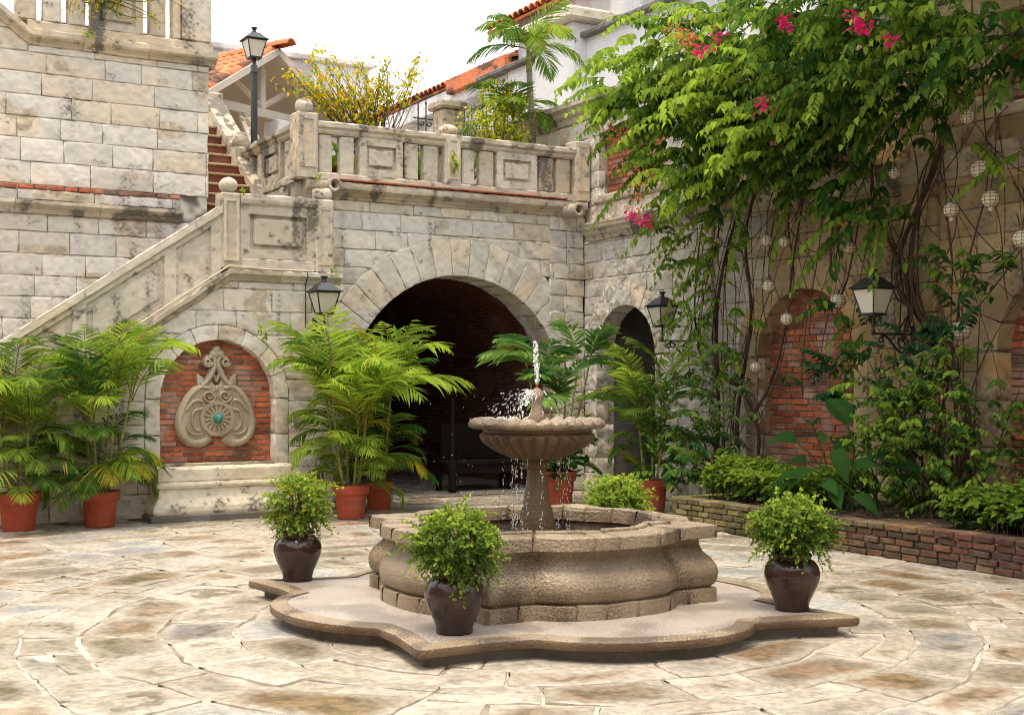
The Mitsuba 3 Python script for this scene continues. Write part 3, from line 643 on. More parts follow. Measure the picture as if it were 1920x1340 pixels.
# terrace floor and tunnel behind the arch
structure('terrace_floor', cat([box(6.2, 10.62, 16.35, 26, 4.2, 4.33), box(2.0, 10.62, 20.4, 40, 4.1, 4.30)]), 'warm_stone', tone=(.5, .5))
ring = unary_union([sg.Point(ac).buffer(2.4, 48).intersection(sg.box(0, ac[1], 20, 9)), sg.box(ac[0]-2.1, 0, ac[0]+2.1, ac[1]+.001)]).intersection(sg.box(6.16, 0, 10.63, 4.1)).difference(unary_union([sg.Point(ac).buffer(1.86, 48).intersection(sg.box(0, ac[1], 20, 9)), sg.box(ac[0]-1.86, -1, ac[0]+1.86, ac[1]+.001)]))
tun = trimesh.creation.extrude_polygon(ring, 6.2, engine='earcut'); tun.apply_translation((0, 0, -6.8))
piece(aw, 'tunnel_vault', put(tun, fa), 'brick_joint')
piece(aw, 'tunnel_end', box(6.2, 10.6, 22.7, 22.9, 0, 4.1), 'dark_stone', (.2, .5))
br = []
arcl = 1.43 + 1.86*math.pi
s = 0.0; row = 0
while s < arcl + 1.43:
    y = 16.86 - (row % 2)*0.12
    while y < 22.6:
        l = 0.235
        def pt(ss, n):
            if ss < 1.43: return (ac[0]+1.86-n, ss)
            if ss > arcl: return (ac[0]-1.86+n, 1.43-(ss-arcl))
            a = (ss-1.43)/1.86; return (ac[0]+(1.86-n)*math.cos(a), ac[1]+(1.86-n)*math.sin(a))
        if y > 16.84:
            d = 0.018 + rg.uniform(-.006, .006)
            (a0, b0), (a1, b1), (a2, b2), (a3, b3) = pt(s, 0), pt(s+.058, 0), pt(s+.058, d), pt(s, d)
            V = np.array([(a, yy, b) for yy in (y, y+l-.014) for a, b in ((a0, b0), (a1, b1), (a2, b2), (a3, b3))])
            br.append(trimesh.convex.convex_hull(V))
        y += l
    s += 0.072; row += 1
piece(aw, 'tunnel_bricks', cat(br), 'shaded_dull_brick', (.45, .3), kind='stuff')  # brick colour darkened to carry the shade of the tunnel
structure('tunnel_floor', box(6.2, 10.6, 16.26, 22.8, -.1, .004), 'dark_stone', tone=(.5, .5))  # floor colour made dark as well, for the tunnel shade
bench = thing('wooden_bench', 'dark carved wooden bench standing in the shade of the archway', 'bench')
pz = [(0.05, 0), (0.06, .04), (.045, .08), (.055, .2), (.07, .40), (.05, .45), (.035, .5), (.04, .9), (.03, 1.35), (.02, 1.4)]
for i, (x, y) in enumerate(((8.66, 16.75), (9.75, 16.95))):
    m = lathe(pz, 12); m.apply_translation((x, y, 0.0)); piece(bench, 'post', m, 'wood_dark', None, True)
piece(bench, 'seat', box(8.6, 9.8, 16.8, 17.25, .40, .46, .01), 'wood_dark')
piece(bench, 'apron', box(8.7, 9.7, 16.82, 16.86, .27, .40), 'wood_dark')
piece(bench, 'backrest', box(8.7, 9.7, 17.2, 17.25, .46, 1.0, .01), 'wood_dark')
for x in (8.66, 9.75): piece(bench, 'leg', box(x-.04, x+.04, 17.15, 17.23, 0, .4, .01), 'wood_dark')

# ================================================================== right-hand wall, grown over with vines
fw = FB(10.64)
vw = thing('vine_wall', 'long warm stone wall with blind brick arches behind the climbing vines', 'wall')
dc = (-15.17, 2.01); dr_ = 0.73
arches = [(-11.48, 1.92), (-7.87, 1.92), (-4.30, 1.92)]; br_ = 0.82
def opn(c, r): return unary_union([sg.Point(c).buffer(r, 48).intersection(sg.box(-99, c[1], 99, 9)), sg.box(c[0]-r, -1, c[0]+r, c[1]+.001)])
def rng_(c, r): return sg.Point(c).buffer(r, 48).intersection(sg.box(-99, c[1], 99, 9))
openings = unary_union([opn(dc, dr_)] + [opn(c, br_) for c in arches])
rings = unary_union([rng_(dc, 1.06)] + [rng_(c, 1.19) for c in arches])
pilx = [13.38, 9.67, 6.08]
pils = unary_union([sg.box(-p-.24, 0, -p+.24, 3.74) for p in pilx])
lower = sg.box(-16.23, 0, -2.5, 3.74)
core = trimesh.creation.extrude_polygon(sg.box(-16.6, -.2, -2.5, 4.0).difference(openings.buffer(0.012)), 0.3, engine='earcut'); core.apply_translation((0, 0, -.322))
piece(vw, 'core', put(core, fw), 'mortar')
pale = sg.box(-16.23, 0, -12.1, 3.74)
courses(vw, fw, pale, 0.0, 0.262, 0.36, 0.62, -0.12, 0.0, 'wall_stone', 40, cut=openings.union(rings).union(pils), tone=(0, .4))
courses(vw, fw, sg.box(-12.1, 0, -2.5, 3.74), 0.0, 0.275, 0.42, 0.75, -0.12, 0.0, 'warm_stone', 41, cut=openings.union(rings).union(pils))
for p in pilx: courses(vw, fw, sg.box(-p-.24, 0, -p+.24, 3.74), 0.0, 0.30, 0.48, 0.49, -0.12, 0.06, 'wall_stone' if p > 12 else 'warm_stone', int(p*10))
voussoirs(vw, fw, dc[0], dc[1], dr_, 1.06, 0.02, math.pi-.02, 9, -.30, 0.01, 'wall_stone', 43)
for i, c in enumerate(arches): voussoirs(vw, fw, c[0], c[1], br_, 1.19, 0.02, math.pi-.02, 9, -.30, 0.01, 'warm_stone', 44+i)
for c, r in [(dc, dr_)] + [(c, br_) for c in arches]:
    for s in (-1, 1):
        for i in range(4):
            h = c[1]/4; a, b = sorted((c[0]+s*r, c[0]+s*(r+.22)))
            piece(vw, 'jamb_stone', put(slab(sg.box(a, h*i+.004, b, h*(i+1)-.004), -.30, 0.012, .012, .11, .006, i+int(abs(c[0])*10)+s), fw), 'wall_stone' if c is dc else 'warm_stone', (rg.uniform(.3, 1), .4), True)
for c in arches:
    piece(vw, 'brick_backing', put(box(c[0]-.9, c[0]+.9, 0, 2.85, -.36, -.225), fw), 'brick_joint')
    if c[0] > -5: continue
    brick_field(vw, fw, opn(c, br_+.012).intersection(sg.box(-99, .35, 99, 9)), 0.25, 0.077, -.24, -.205, 'brick', int(-c[0]*7), joint=0.012, show=sg.box(c[0]-.9, .45, -7.45, 9))
# lower cornice
lc = [(-.05, 3.74), (0.03, 3.74), (0.05, 3.79), (0.10, 3.83), (0.115, 3.87), (0.16, 3.90), (0.165, 3.955), (0.18, 3.965), (0.18, 4.0), (0.05, 4.02), (-.25, 4.02), (-.25, 3.74)]
yb = [16.1, 14.9, 13.6, 12.4, 11.2, 10.0, 8.7, 7.4, 6.1, 4.8, 2.5]
for a, b in zip(yb[:-1], yb[1:]):
    piece(vw, 'cornice', put(moulding(lc, -a, -b-.005, worn=0.012, seed=int(a)), fw), 'carved_stone', (rg.uniform(0, .6), .5))
# upper storey
fu = FB(10.72)
ups = sg.box(-20.4, 4.02, -2.5, 5.85)
wins = unary_union([sg.box(-y-.82, 4.42, -y+.82, 5.35) for y in (15.15, 11.48, 7.87)])
core = trimesh.creation.extrude_polygon(ups.difference(wins.buffer(.01)), 0.3, engine='earcut'); core.apply_translation((0, 0, -.32))
piece(vw, 'core', put(core, fu), 'mortar')
courses(vw, fu, sg.box(-20.4, 4.02, -12.8, 5.85), 4.02, 0.26, 0.45, 0.8, -.12, 0.0, 'wall_stone', 50, cut=wins, tone=(0, .5))
courses(vw, fu, sg.box(-12.8, 4.02, -2.5, 5.85), 4.02, 0.26, 0.45, 0.8, -.12, 0.0, 'warm_stone', 51, cut=wins)
for y in (15.15, 11.48, 7.87):
    piece(vw, 'brick_backing', put(box(-y-.86, -y+.86, 4.4, 5.4, -.33, -.175), fu), 'brick_joint')
    brick_field(vw, fu, sg.box(-y-.82, 4.42, -y+.82, 5.35), 0.25, 0.077, -.19, -.155, 'brick', int(y*7), joint=0.012)
    piece(vw, 'window_sill', put(worn(sub(box(-y-.9, -y+.9, 4.30, 4.415, -.15, 0.05, .02), 2), .006), fu), 'carved_stone', (.3, .5))
uc = [(-.05, 5.62), (.03, 5.62), (.05, 5.70), (.10, 5.74), (.12, 5.80), (.17, 5.84), (.17, 5.92), (.05, 5.95), (-.32, 5.95), (-.32, 5.62)]
for a, b in zip([20.4, 19, 17.6, 16.1, 14.0, 12.0, 9.5, 7.0, 4.5], [19, 17.6, 16.1, 14.0, 12.0, 9.5, 7.0, 4.5, 2.5]):
    piece(vw, 'cornice', put(moulding(uc, -a, -b-.005, worn=0.012, seed=int(a)), fu), 'carved_stone', (rg.uniform(0, .5), .5))
# the doorway: dark passage with a timber door
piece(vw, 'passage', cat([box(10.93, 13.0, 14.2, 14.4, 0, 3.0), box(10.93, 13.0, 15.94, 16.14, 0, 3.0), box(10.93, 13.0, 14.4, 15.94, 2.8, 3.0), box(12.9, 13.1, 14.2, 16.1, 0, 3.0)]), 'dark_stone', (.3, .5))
dd = thing('timber_door', 'dark timber door ajar inside the narrow arched doorway', 'door')
for i in range(5): piece(dd, 'plank', box(11.5+i*.0, 11.55, 14.45+i*.16, 14.45+i*.16+.152, 0.02, 2.35, .006), 'wood_dark')
for z in (.4, 1.9): piece(dd, 'ledge_bar', box(11.47, 11.5, 14.47, 15.22, z, z+.12, .006), 'wood_dark')

# unseen courtyard sides behind and left of camera, put in to cut sky light
rw_ = thing('unseen_court_wall', 'unseen stone wall closing the courtyard on the near side, added to cut sky light', 'wall')
for i, (x0, x1, y0, y1) in enumerate([(-6.6, 12, -4.6, -4.0), (-6.6, -6.0, -4.0, 19)]):
    piece(rw_, 'wall', box(x0, x1, y0, y1, -.05, 6.6), 'warm_stone', (.6, .5)); piece(rw_, 'coping', box(x0-.1, x1+.1, y0-.1, y1+.1, 6.6, 6.8, .02), 'carved_stone', (.5, .5))

# ================================================================== fountain
def star(poly, c, th):
    """Radius of a star-shaped outline about c at the angles th."""
    out = []
    for a in th:
        ln = sg.LineString([c, (c[0]+6*math.cos(a), c[1]+6*math.sin(a))]).intersection(poly.exterior)
        g = [ln] if ln.geom_type == 'Point' else list(getattr(ln, 'geoms', [ln]))
        out.append(max(math.hypot(p.coords[0][0]-c[0], p.coords[0][1]-c[1]) for p in g))
    return np.array(out)
def sweep(poly, c, rows, n=300, seed=0, amp=0.004, capt=False, axes=None):
    """rows of (offset, z): the outline grown by offset at each height."""
    th = np.linspace(0, 2*np.pi, n, endpoint=False)
    V = []; cache = {}
    for o, z in rows:
        if o not in cache: cache[o] = star(poly.buffer(o, 8, join_style='mitre' if o <= 0 else 'round'), c, th)
        r = cache[o]; V.append(np.c_[c[0]+r*np.cos(th), c[1]+r*np.sin(th), np.full(n, z)])
    V = np.vstack(V); d = (meshkit.fbm(V*9 + seed, 3)-.5)*2*amp
    rad = V[:, :2]-np.array(c); rad /= np.linalg.norm(rad, axis=1, keepdims=True)
    V[:, :2] += rad*d[:, None]
    i = np.arange(n); j = (i+1) % n; F = []
    for s in range(len(rows)-1):
        F += [np.c_[s*n+i, s*n+j, (s+1)*n+j], np.c_[s*n+i, (s+1)*n+j, (s+1)*n+i]]
    if capt:
        V = np.vstack([V, [c[0], c[1], rows[-1][1]]]); o = (len(rows)-1)*n; F.append(np.c_[o+i, o+j, np.full(n, len(V)-1)])
    return trimesh.Trimesh(V, np.vstack(F), process=False)
def quatrefoil(half, apex, s, d, e=2.5, notch=0.0):
    pts = [(s*np.sign(math.cos(t))*abs(math.cos(t))**(2/e), d + (apex-d)*np.sign(math.sin(t))*abs(math.sin(t))**(2/e)) for t in np.linspace(0, 2*math.pi, 80)]
    lobe = sg.Polygon(pts).buffer(0)
    return unary_union([sg.box(-half, -half, half, half)] + [sa.rotate(lobe, 90*k, origin=(0, 0)) for k in range(4)])
bc = (4.66, 7.72)
ft = thing('fountain', 'brown granite quatrefoil fountain with a scalloped upper bowl spouting water', 'fountain')
pu = quatrefoil(0.97, 1.20, 0.62, 0.6, 2.2).buffer(0.06, 8).buffer(-0.12, 8, join_style='mitre').buffer(0.06, 8, join_style='mitre')
tips = unary_union([sg.Polygon([(0.60*a, 0.955*b), (1.0*a, 1.02*b), (1.02*a, 1.0*b), (0.955*a, 0.60*b), (0, 0)]) for a in (-1, 1) for b in (-1, 1)])
plat = sa.affine_transform(unary_union([pu, tips]), [1.415, 0, -0.245, 1.45, 4.55, 7.655])
pc = (4.55, 7.655)
th = np.linspace(0, 2*np.pi, 420, endpoint=False)
fl_ = plat.buffer(-.10)
piece(ft, 'platform_base', sweep(plat, pc, [(-.075, -.02), (-.07, .07)], 420, 1), 'dark_stone', (.1, .5), True)  # coloured dark to stand for the shadow under the overhanging slab
piece(ft, 'platform_edge', sweep(plat, pc, [(-.10, .062), (-.012, .064), (0, .074), (.003, .10), (-.004, .118)], 420, 2, 0.003), 'granite_wet', (.5, .5), True)
piece(ft, 'platform_rim', sweep(plat, pc, [(-.004, .118), (-.018, .127), (-.03, .129), (-.11, .1315), (-.113, .131), (-.114, .05)], 420, 2, 0.003), 'granite', (.5, .5), True)
piece(ft, 'platform_top', sweep(plat, pc, [(-.09, .06), (-.09, .1260), (-.16, .1285)], 420, 3, 0.0, True), 'washed_pebble', (.5, .5), True)
bq = sa.translate(quatrefoil(0.90, 1.10, 0.69, 0.28, 2.7).buffer(-.03, 6).buffer(.03, 6), *bc)
def ring_stones(name, outer, inner, c, cuts, z0, z1, m, seed, bev=0.014):
    rr = np.random.default_rng(seed)
    body = outer.difference(inner)
    cuts = sorted(cuts)
    for a, b in zip(cuts, cuts[1:] + [cuts[0]+2*math.pi]):
        w = sg.Polygon([c] + [(c[0]+4*math.cos(t), c[1]+4*math.sin(t)) for t in np.linspace(a, b, 8)])
        for p in polys(body.intersection(w).buffer(-0.0018, join_style='mitre')):
            if p.area < .003: continue
            s = slab(p.simplify(.002), z0, z1, bev, 0.05, 0.005, int(rr.integers(1 << 30)), grid=0.08, edge=0.002)
            if s is not None: piece(ft, name, s, m, (rr.uniform(), rr.uniform()), True)
cuts = [2*math.pi*(i + rg.uniform(-.2, .2))/26 for i in range(26)]
ring_stones('plinth_stone', bq, bq.buffer(-.2), bc, cuts, .125, .225, 'granite', 5, 0.009)
piece(ft, 'basin_wall', sweep(bq, bc, [(-.06, .20), (-.04, .232), (-.015, .25), (.004, .29), (.008, .33), (-.004, .375), (-.035, .42), (-.075, .465), (-.095, .505), (-.098, .54), (-.08, .553), (-.03, .560), (-.03, .60), (-.22, .60), (-.24, .42), (-.26, .2)], 360, 7, 0.006), 'granite', (.4, .5), True)
cuts = [2*math.pi*(i + rg.uniform(-.22, .22))/24 for i in range(24)]
inner = bq.buffer(-.275, 8).buffer(-.04, 8).buffer(.04, 8)
ring_stones('rim_stone', bq.buffer(.004), inner, bc, cuts, .562, .648, 'granite', 6, 0.012)
ring_stones('rim_lip', inner.buffer(.075, 8), inner.buffer(.004), bc, cuts, .60, .668, 'granite', 8, 0.012)
piece(ft, 'basin_floor', sweep(bq, bc, [(-.24, .30), (-.26, .31)], 120, 1, 0, True), 'granite_wet', (.2, .5), True)
prof = [(.13, .28), (.128, .40), (.125, .60), (.118, .68), (.098, .76), (.080, .86), (.070, .95), (.068, 1.005), (.084, 1.01), (.088, 1.03), (.080, 1.05), (.08, 1.07)]
def off(m, c): m = m.copy(); m.apply_translation(c); return m
piece(ft, 'column', off(worn(lathe(prof, 32), .003, 14), (*bc, 0)), 'granite_wet', (.5, .5), True)
GAD = 26
def gad(t, i):
    amp = [0, .03, .10, .12, .12, .11, .08, .0, 0, 0, 0, 0, 0][min(i, 12)]
    return 1 - amp*(1 - abs(math.sin(GAD*t/2)))
bowl = [(.075, 1.062), (.11, 1.066), (.20, 1.090), (.29, 1.128), (.36, 1.172), (.400, 1.212), (.410, 1.236), (.398, 1.252), (.382, 1.258), (.380, 1.272), (.392, 1.288), (.41, 1.296)]
piece(ft, 'bowl', off(worn(lathe(bowl, 260, gad), .002, 20), (*bc, 0)), 'granite_wet', (.8, .5), True)
def scal(t, i): return 1 - [0, .05, .09, .095, .09, .06, .03, 0, 0][min(i, 8)]*(1 - abs(math.sin(12*t)))
rimp = [(.40, 1.286), (.455, 1.290), (.480, 1.302), (.486, 1.324), (.474, 1.348), (.444, 1.364), (.40, 1.364), (.365, 1.352), (.32, 1.32), (.05, 1.30)]
m = lathe(rimp, 208, scal); v = np.array(m.vertices); a = np.arctan2(v[:, 1], v[:, 0]); hot = (v[:, 2] > 1.33)
v[:, 2] -= hot*0.030*(1 - np.abs(np.sin(12*a))); m = trimesh.Trimesh(v, m.faces, process=False)
piece(ft, 'bowl_rim', off(worn(m, .003, 18), (*bc, 0)), 'granite', (.9, .5), True)
fin = [(.064, 1.30), (.062, 1.365), (.048, 1.40), (.040, 1.44), (.036, 1.47), (.042, 1.495), (.048, 1.515), (.040, 1.545), (.022, 1.57), (.010, 1.575)]
piece(ft, 'spout_finial', off(worn(lathe(fin, 24), .006, 26), (*bc, 0)), 'granite', (.6, .5), True)
piece(ft, 'nozzle', off(lathe([(.008, 1.56), (.008, 1.60), (.006, 1.602)], 10), (*bc, 0)), 'terracotta', None, True)
wt = thing('fountain_water', 'clear water jet, splash and falling drips of the granite fountain', 'water')
structure('pool_water', sweep(bq, bc, [(-.262, .30), (-.262, .47), (-.30, .4705)], 160, 3, 0.0, True), 'water')
zz = np.linspace(1.60, 1.905, 34); rr = .007 + .012*meshkit.noise(np.c_[zz*34, zz*0, zz*0]) + .007*(zz-1.6)/.3
rr[-4:] *= [.9, .75, .5, .2]
jx = bc[0] - .012*(zz-1.6)/.3 + .008*(meshkit.noise(np.c_[zz*22, zz*0+4, zz*0])-.5); jy = bc[1] + .008*(meshkit.noise(np.c_[zz*22, zz*0+9, zz*0])-.5)
jet = worn(tube(np.c_[jx, jy, zz], rr, 12), .006, 70)
piece(wt, 'jet', jet, 'water', None, True)
dr_ = []
tet = trimesh.creation.icosphere(subdivisions=1, radius=1.0); tv, tf = np.array(tet.vertices), np.array(tet.faces)
def drop(c, r, d, l): 
    d = np.asarray(d, float)/np.linalg.norm(d); v = tv*r; v = v + np.outer(v @ d, d)*(l-1); return (v + np.asarray(c), tf)
rw = np.random.default_rng(77)
for i in range(90):      # froth that clings to the jet
    k = rw.integers(2, 33); dr_.append(drop((jx[k]+rw.normal(0, .010), jy[k]+rw.normal(0, .008), zz[k]), rw.uniform(.002, .005), (0, 0, 1), rw.uniform(1.5, 4)))
for i in range(560):     # water thrown off the finial, most of it to the camera's left
    a = rw.normal(3.0, .42) if rw.random() < .8 else rw.uniform(0, 2*math.pi); sp = rw.uniform(.35, 1.6); t = rw.uniform(.0, .26)
    if rw.random() < .25: sp *= 1.5
    vx, vy, vz = sp*math.cos(a), sp*math.sin(a), rw.uniform(-.7, .7)
    p = (bc[0]+vx*t+.03*math.cos(a), bc[1]+vy*t+.03*math.sin(a), 1.54+vz*t-4.9*t*t)
    if p[2] < 1.34: continue
    dr_.append(drop(p, rw.uniform(.0007, .0019)*(1.6 if sp < .7 else 1), (vx, vy, vz-9.8*t), rw.uniform(2, 7)))
for i in range(60):     # stray drops
    dr_.append(drop((bc[0]+rw.uniform(-.8, .3), bc[1]+rw.uniform(-.3, .3), rw.uniform(.8, 1.6)), rw.uniform(.0008, .0016), (-.3, 0, -1), rw.uniform(2, 7)))
piece(wt, 'splash', cat(dr_), 'spray', None, True, kind='stuff')
dr_ = []
for a in list(rw.uniform(2.4, 4.6, 9)) + list(rw.uniform(-1.6, .9, 9)) + [3.05, 3.15, 3.6, 3.62]:
    r = rw.uniform(.16, .25); dense = rw.uniform(.4, 1.0)
    for k in range(int(34*dense)):
        z = rw.uniform(.48, 1.09); dr_.append(drop((bc[0]+r*math.cos(a)+rw.normal(0, .006), bc[1]+r*math.sin(a)+rw.normal(0, .006), z), rw.uniform(.0009, .0022), (0, 0, 1), rw.uniform(2, 8)))
piece(wt, 'drips', cat(dr_), 'spray', None, True, kind='stuff')

# ================================================================== jars and pots
jp = [(.105, 0), (.112, .012), (.108, .03), (.125, .08), (.158, .15), (.178, .21), (.180, .245), (.170, .285), (.145, .318), (.122, .332), (.116, .340), (.128, .350), (.131, .360), (.124, .368), (.110, .362), (.104, .33), (.10, .325)]
jars = [((3.412, 9.13), 'dark brown glazed jar on the far left corner of the fountain platform'), ((3.498, 6.741), 'dark brown glazed jar on the front corner of the fountain platform'),
        ((5.764, 6.326), 'dark brown glazed jar on the right corner of the fountain platform'), ((5.95, 8.58), 'dark brown glazed jar behind the basin on the fountain platform')]
for (x, y), lab in jars:
    t = thing('glazed_jar', lab, 'jar', 'glazed jars on the corners of the fountain platform')
    piece(t, 'body', off(lathe(jp, 40), (x, y, .1295)), 'brown_glaze', None, True)
    piece(t, 'earth', off(lathe([(.02, .30), (.107, .318), (.05, .33)], 20), (x, y, .1295)), 'soil')
pp = [(.150, 0), (.158, .006), (.185, .27), (.187, .285), (.205, .29), (.212, .30), (.220, .385), (.216, .40), (.198, .40), (.192, .36), (.19, .34)]
pots = [((2.321, 14.784), 1.05, 'terracotta pot with a feathery palm, leftmost in the courtyard'), ((3.193, 14.82), 1.0, 'terracotta pot with a feathery palm beside the mossy pedestal'), ((5.977, 14.2), 1.0, 'larger front terracotta pot of the two left of the archway'),
        ((6.70, 15.0), .88, 'smaller rear terracotta pot of the two left of the archway'), ((9.60, 13.10), 1.0, 'terracotta pot at the far end of the brick planter'), ((8.95, 14.3), 1.15, 'dark red pot in the shade behind the fountain column')]
for (x, y), s, lab in pots:
    t = thing('terracotta_pot', lab, 'plant pot', 'terracotta pots along the courtyard walls')
    m = lathe([(r*s, z*s) for r, z in pp], 32)
    piece(t, 'body', off(m, (x, y, 0)), 'terracotta', (rg.uniform(), rg.uniform(0, 1)), True)
    piece(t, 'earth', off(lathe([(.02, .30*s), (.195*s, .35*s), (.05, .36*s)], 20), (x, y, 0)), 'soil')
# pots behind the balusters of the terrace and on the tower
for i, (x, y, z, s) in enumerate([(6.60, 16.7, 4.33, .62), (6.92, 16.75, 4.33, .7), (7.87, 16.7, 4.33, .7), (8.2, 16.75, 4.33, .62), (8.5, 16.7, 4.33, .6), (8.79, 16.72, 4.33, .62), (9.08, 16.72, 4.33, .55), (9.8, 16.68, 4.33, .6), (10.08, 16.72, 4.33, .7)]):
    t = thing('balcony_pot', 'small terracotta pot behind the terrace balusters, %s' % ['first from the left newel post', 'second from the left newel post', 'just left of the middle newel post', 'half hidden by the middle newel post', 'just right of the middle newel post', 'second right of the middle newel post', 'beside the right square panel', 'just right of the right square panel', 'rightmost of the row'][i], 'plant pot', 'small pots behind the terrace balusters')
    piece(t, 'body', off(lathe([(r*s, q*s) for r, q in pp], 20), (x, y, z)), 'terracotta', (rg.uniform(), rg.uniform()), True)
for i, (x, z, lab) in enumerate([(3.12, 6.0, 'left'), (3.37, 6.0, 'middle'), (4.10, 6.0, 'right')]):
    t = thing('balcony_pot', 'small terracotta pot behind the tower balusters, %s of three' % {'left': 'first', 'middle': 'second', 'right': 'last'}[lab], 'plant pot', 'small pots behind the tower balusters')
    piece(t, 'body', off(lathe([(r*.6, q*.45) for r, q in pp], 20), (x, 16.66, 5.90)), 'terracotta', (rg.uniform(), rg.uniform()), True)

# ================================================================== lanterns
def frustum(a, b, z0, z1):
    V = [(-a, -a, z0), (a, -a, z0), (a, a, z0), (-a, a, z0), (-b, -b, z1), (b, -b, z1), (b, b, z1), (-b, b, z1)]
    return trimesh.convex.convex_hull(np.array(V, float))
def lantern_head(t, c, s=1.0):
    """Tapered four-sided lantern; c is the middle of its bottom plate."""
    a, b, h = .085*s, .150*s, .27*s
    P = lambda m: off(m, c)
    piece(t, 'base_plate', P(frustum(a+.012, a+.016, -.014, .004)), 'iron')
    bars = []
    for i in (-1, 1):
        for j in (-1, 1):
            bars.append(tube([(i*a, j*a, 0), (i*b, j*b, h)], .010*s, 4))
    for q, z in ((a, .006), (b, h-.006)):
        r = [(-q, -q, z), (q, -q, z), (q, q, z), (-q, q, z)]
        for i in range(4): bars.append(tube([r[i], r[(i+1) % 4]], .010*s, 4))
    piece(t, 'cage', P(cat(bars)), 'iron')
    for k in range(4):
        V = np.array([(-a, -a, .006), (a, -a, .006), (b, -b, h-.004), (-b, -b, h-.004)])*[1, .985, 1]
        ca, sa_ = math.cos(k*math.pi/2), math.sin(k*math.pi/2)
        V2 = V*np.array([1, .97, 1]); V = np.vstack([V, V2]) @ np.array([[ca, sa_, 0], [-sa_, ca, 0], [0, 0, 1]])
        piece(t, 'pane', P(trimesh.Trimesh(V, [[0, 1, 2], [0, 2, 3], [5, 4, 7], [5, 7, 6]], process=False)), 'frost')
    piece(t, 'roof', P(cat([frustum(b+.030*s, b+.034*s, h, h+.014), frustum(b+.018*s, .068*s, h+.012, h+.115*s), frustum(.06*s, .05*s, h+.11*s, h+.125*s)])), 'iron')
    piece(t, 'chimney', P(lathe([(.030*s, h+.12*s), (.034*s, h+.145*s), (.024*s, h+.16*s), (.046*s, h+.195*s), (.046*s, h+.205*s), (.01, h+.207*s)], 16)), 'iron')
    for i in (-1, 1):
        for j in (-1, 1): piece(t, 'knob', P(off(ball((0, 0, 0), .009, 1), (i*(b+.01), j*(b+.01), h+.018))), 'iron')
def spiral(c, r0, r1, a0, turns, ax, n=26):
    th = np.linspace(0, turns*2*math.pi, n); r = r0 + (r1-r0)*np.linspace(0, 1, n)
    ax = np.array(ax, float); return np.array([np.array(c) + rr*(ax*math.cos(a0+t) + np.array([0, 0, 1])*math.sin(a0+t)) for rr, t in zip(r, th)])
def wall_lantern(foot, wall, label, s=1.0):
    """foot: middle of the bottom plate; wall: the bracket's end on the wall."""
    t = thing('wall_lantern', label, 'lantern', 'black wall lanterns with frosted panes')
    lantern_head(t, foot, s)
    f, w = np.array(foot, float), np.array(wall, float); ax = w - f; L = math.hypot(ax[0], ax[1]); ax = np.array([ax[0]/L, ax[1]/L, 0])
    z = w[2]
    arm = [tube([(f[0], f[1], f[2]-.01), (f[0], f[1], z-.02)], .013, 8), tube([np.array([f[0], f[1], z]) - ax*.02, w], .013, 6), off(ball((0, 0, 0), .022, 1), (f[0], f[1], z+.03))]
    piece(t, 'arm', cat(arm), 'iron')
    e = np.array([f[0], f[1], z]) + ax*L*.18
    sc = [tube(spiral(e + [0, 0, -.06], .045, .012, math.pi/2, 1.2, -ax), .011, 6), tube(spline([e + [0, 0, -.015], e + ax*L*.2 + [0, 0, -.05], e + ax*L*.42 + [0, 0, -.17], e + ax*L*.62 + [0, 0, -.20], e + ax*L*.76 + [0, 0, -.13]], 14), .012, 6),
          tube(spiral(e + ax*L*.56 + [0, 0, -.10], .085, .02, 0.0, 1.3, ax), .011, 6), tube(spiral(e + ax*L*.70 + [0, 0, .05], .05, .012, -1.2, 1.1, ax), .009, 6)]
    piece(t, 'scroll', cat(sc), 'iron')
    pz_ = np.array([w + [0, 0, -.2], w + [0, 0, .1]]); piece(t, 'wall_plate', cat([tube(pz_, .03, 6)]), 'iron')
wall_lantern((5.90, 14.86, 2.47), (5.90, 15.19, 2.33), 'black wall lantern on the staircase block beside the brick niche', .98)
wall_lantern((10.10, 13.55, 2.36), (10.63, 13.55, 2.17), 'black wall lantern beside the doorway, half draped with vine leaves', .95)
wall_lantern((9.98, 9.72, 2.33), (10.57, 9.72, 2.13), 'black wall lantern between the two blind brick arches', 1.0)
lp = thing('lamp_post', 'black lamp post with a lantern behind the terrace balustrade', 'street lamp')
piece(lp, 'pole', off(lathe([(.09, 4.30), (.09, 4.42), (.06, 4.46), (.055, 5.0), (.05, 6.42), (.065, 6.44), (.065, 6.47), (.05, 6.50), (.055, 6.56), (.03, 6.58), (.03, 6.66)], 16), (6.5, 19.3, 0)), 'iron', None, True)
lantern_head(lp, (6.5, 19.3, 6.68), 1.0)

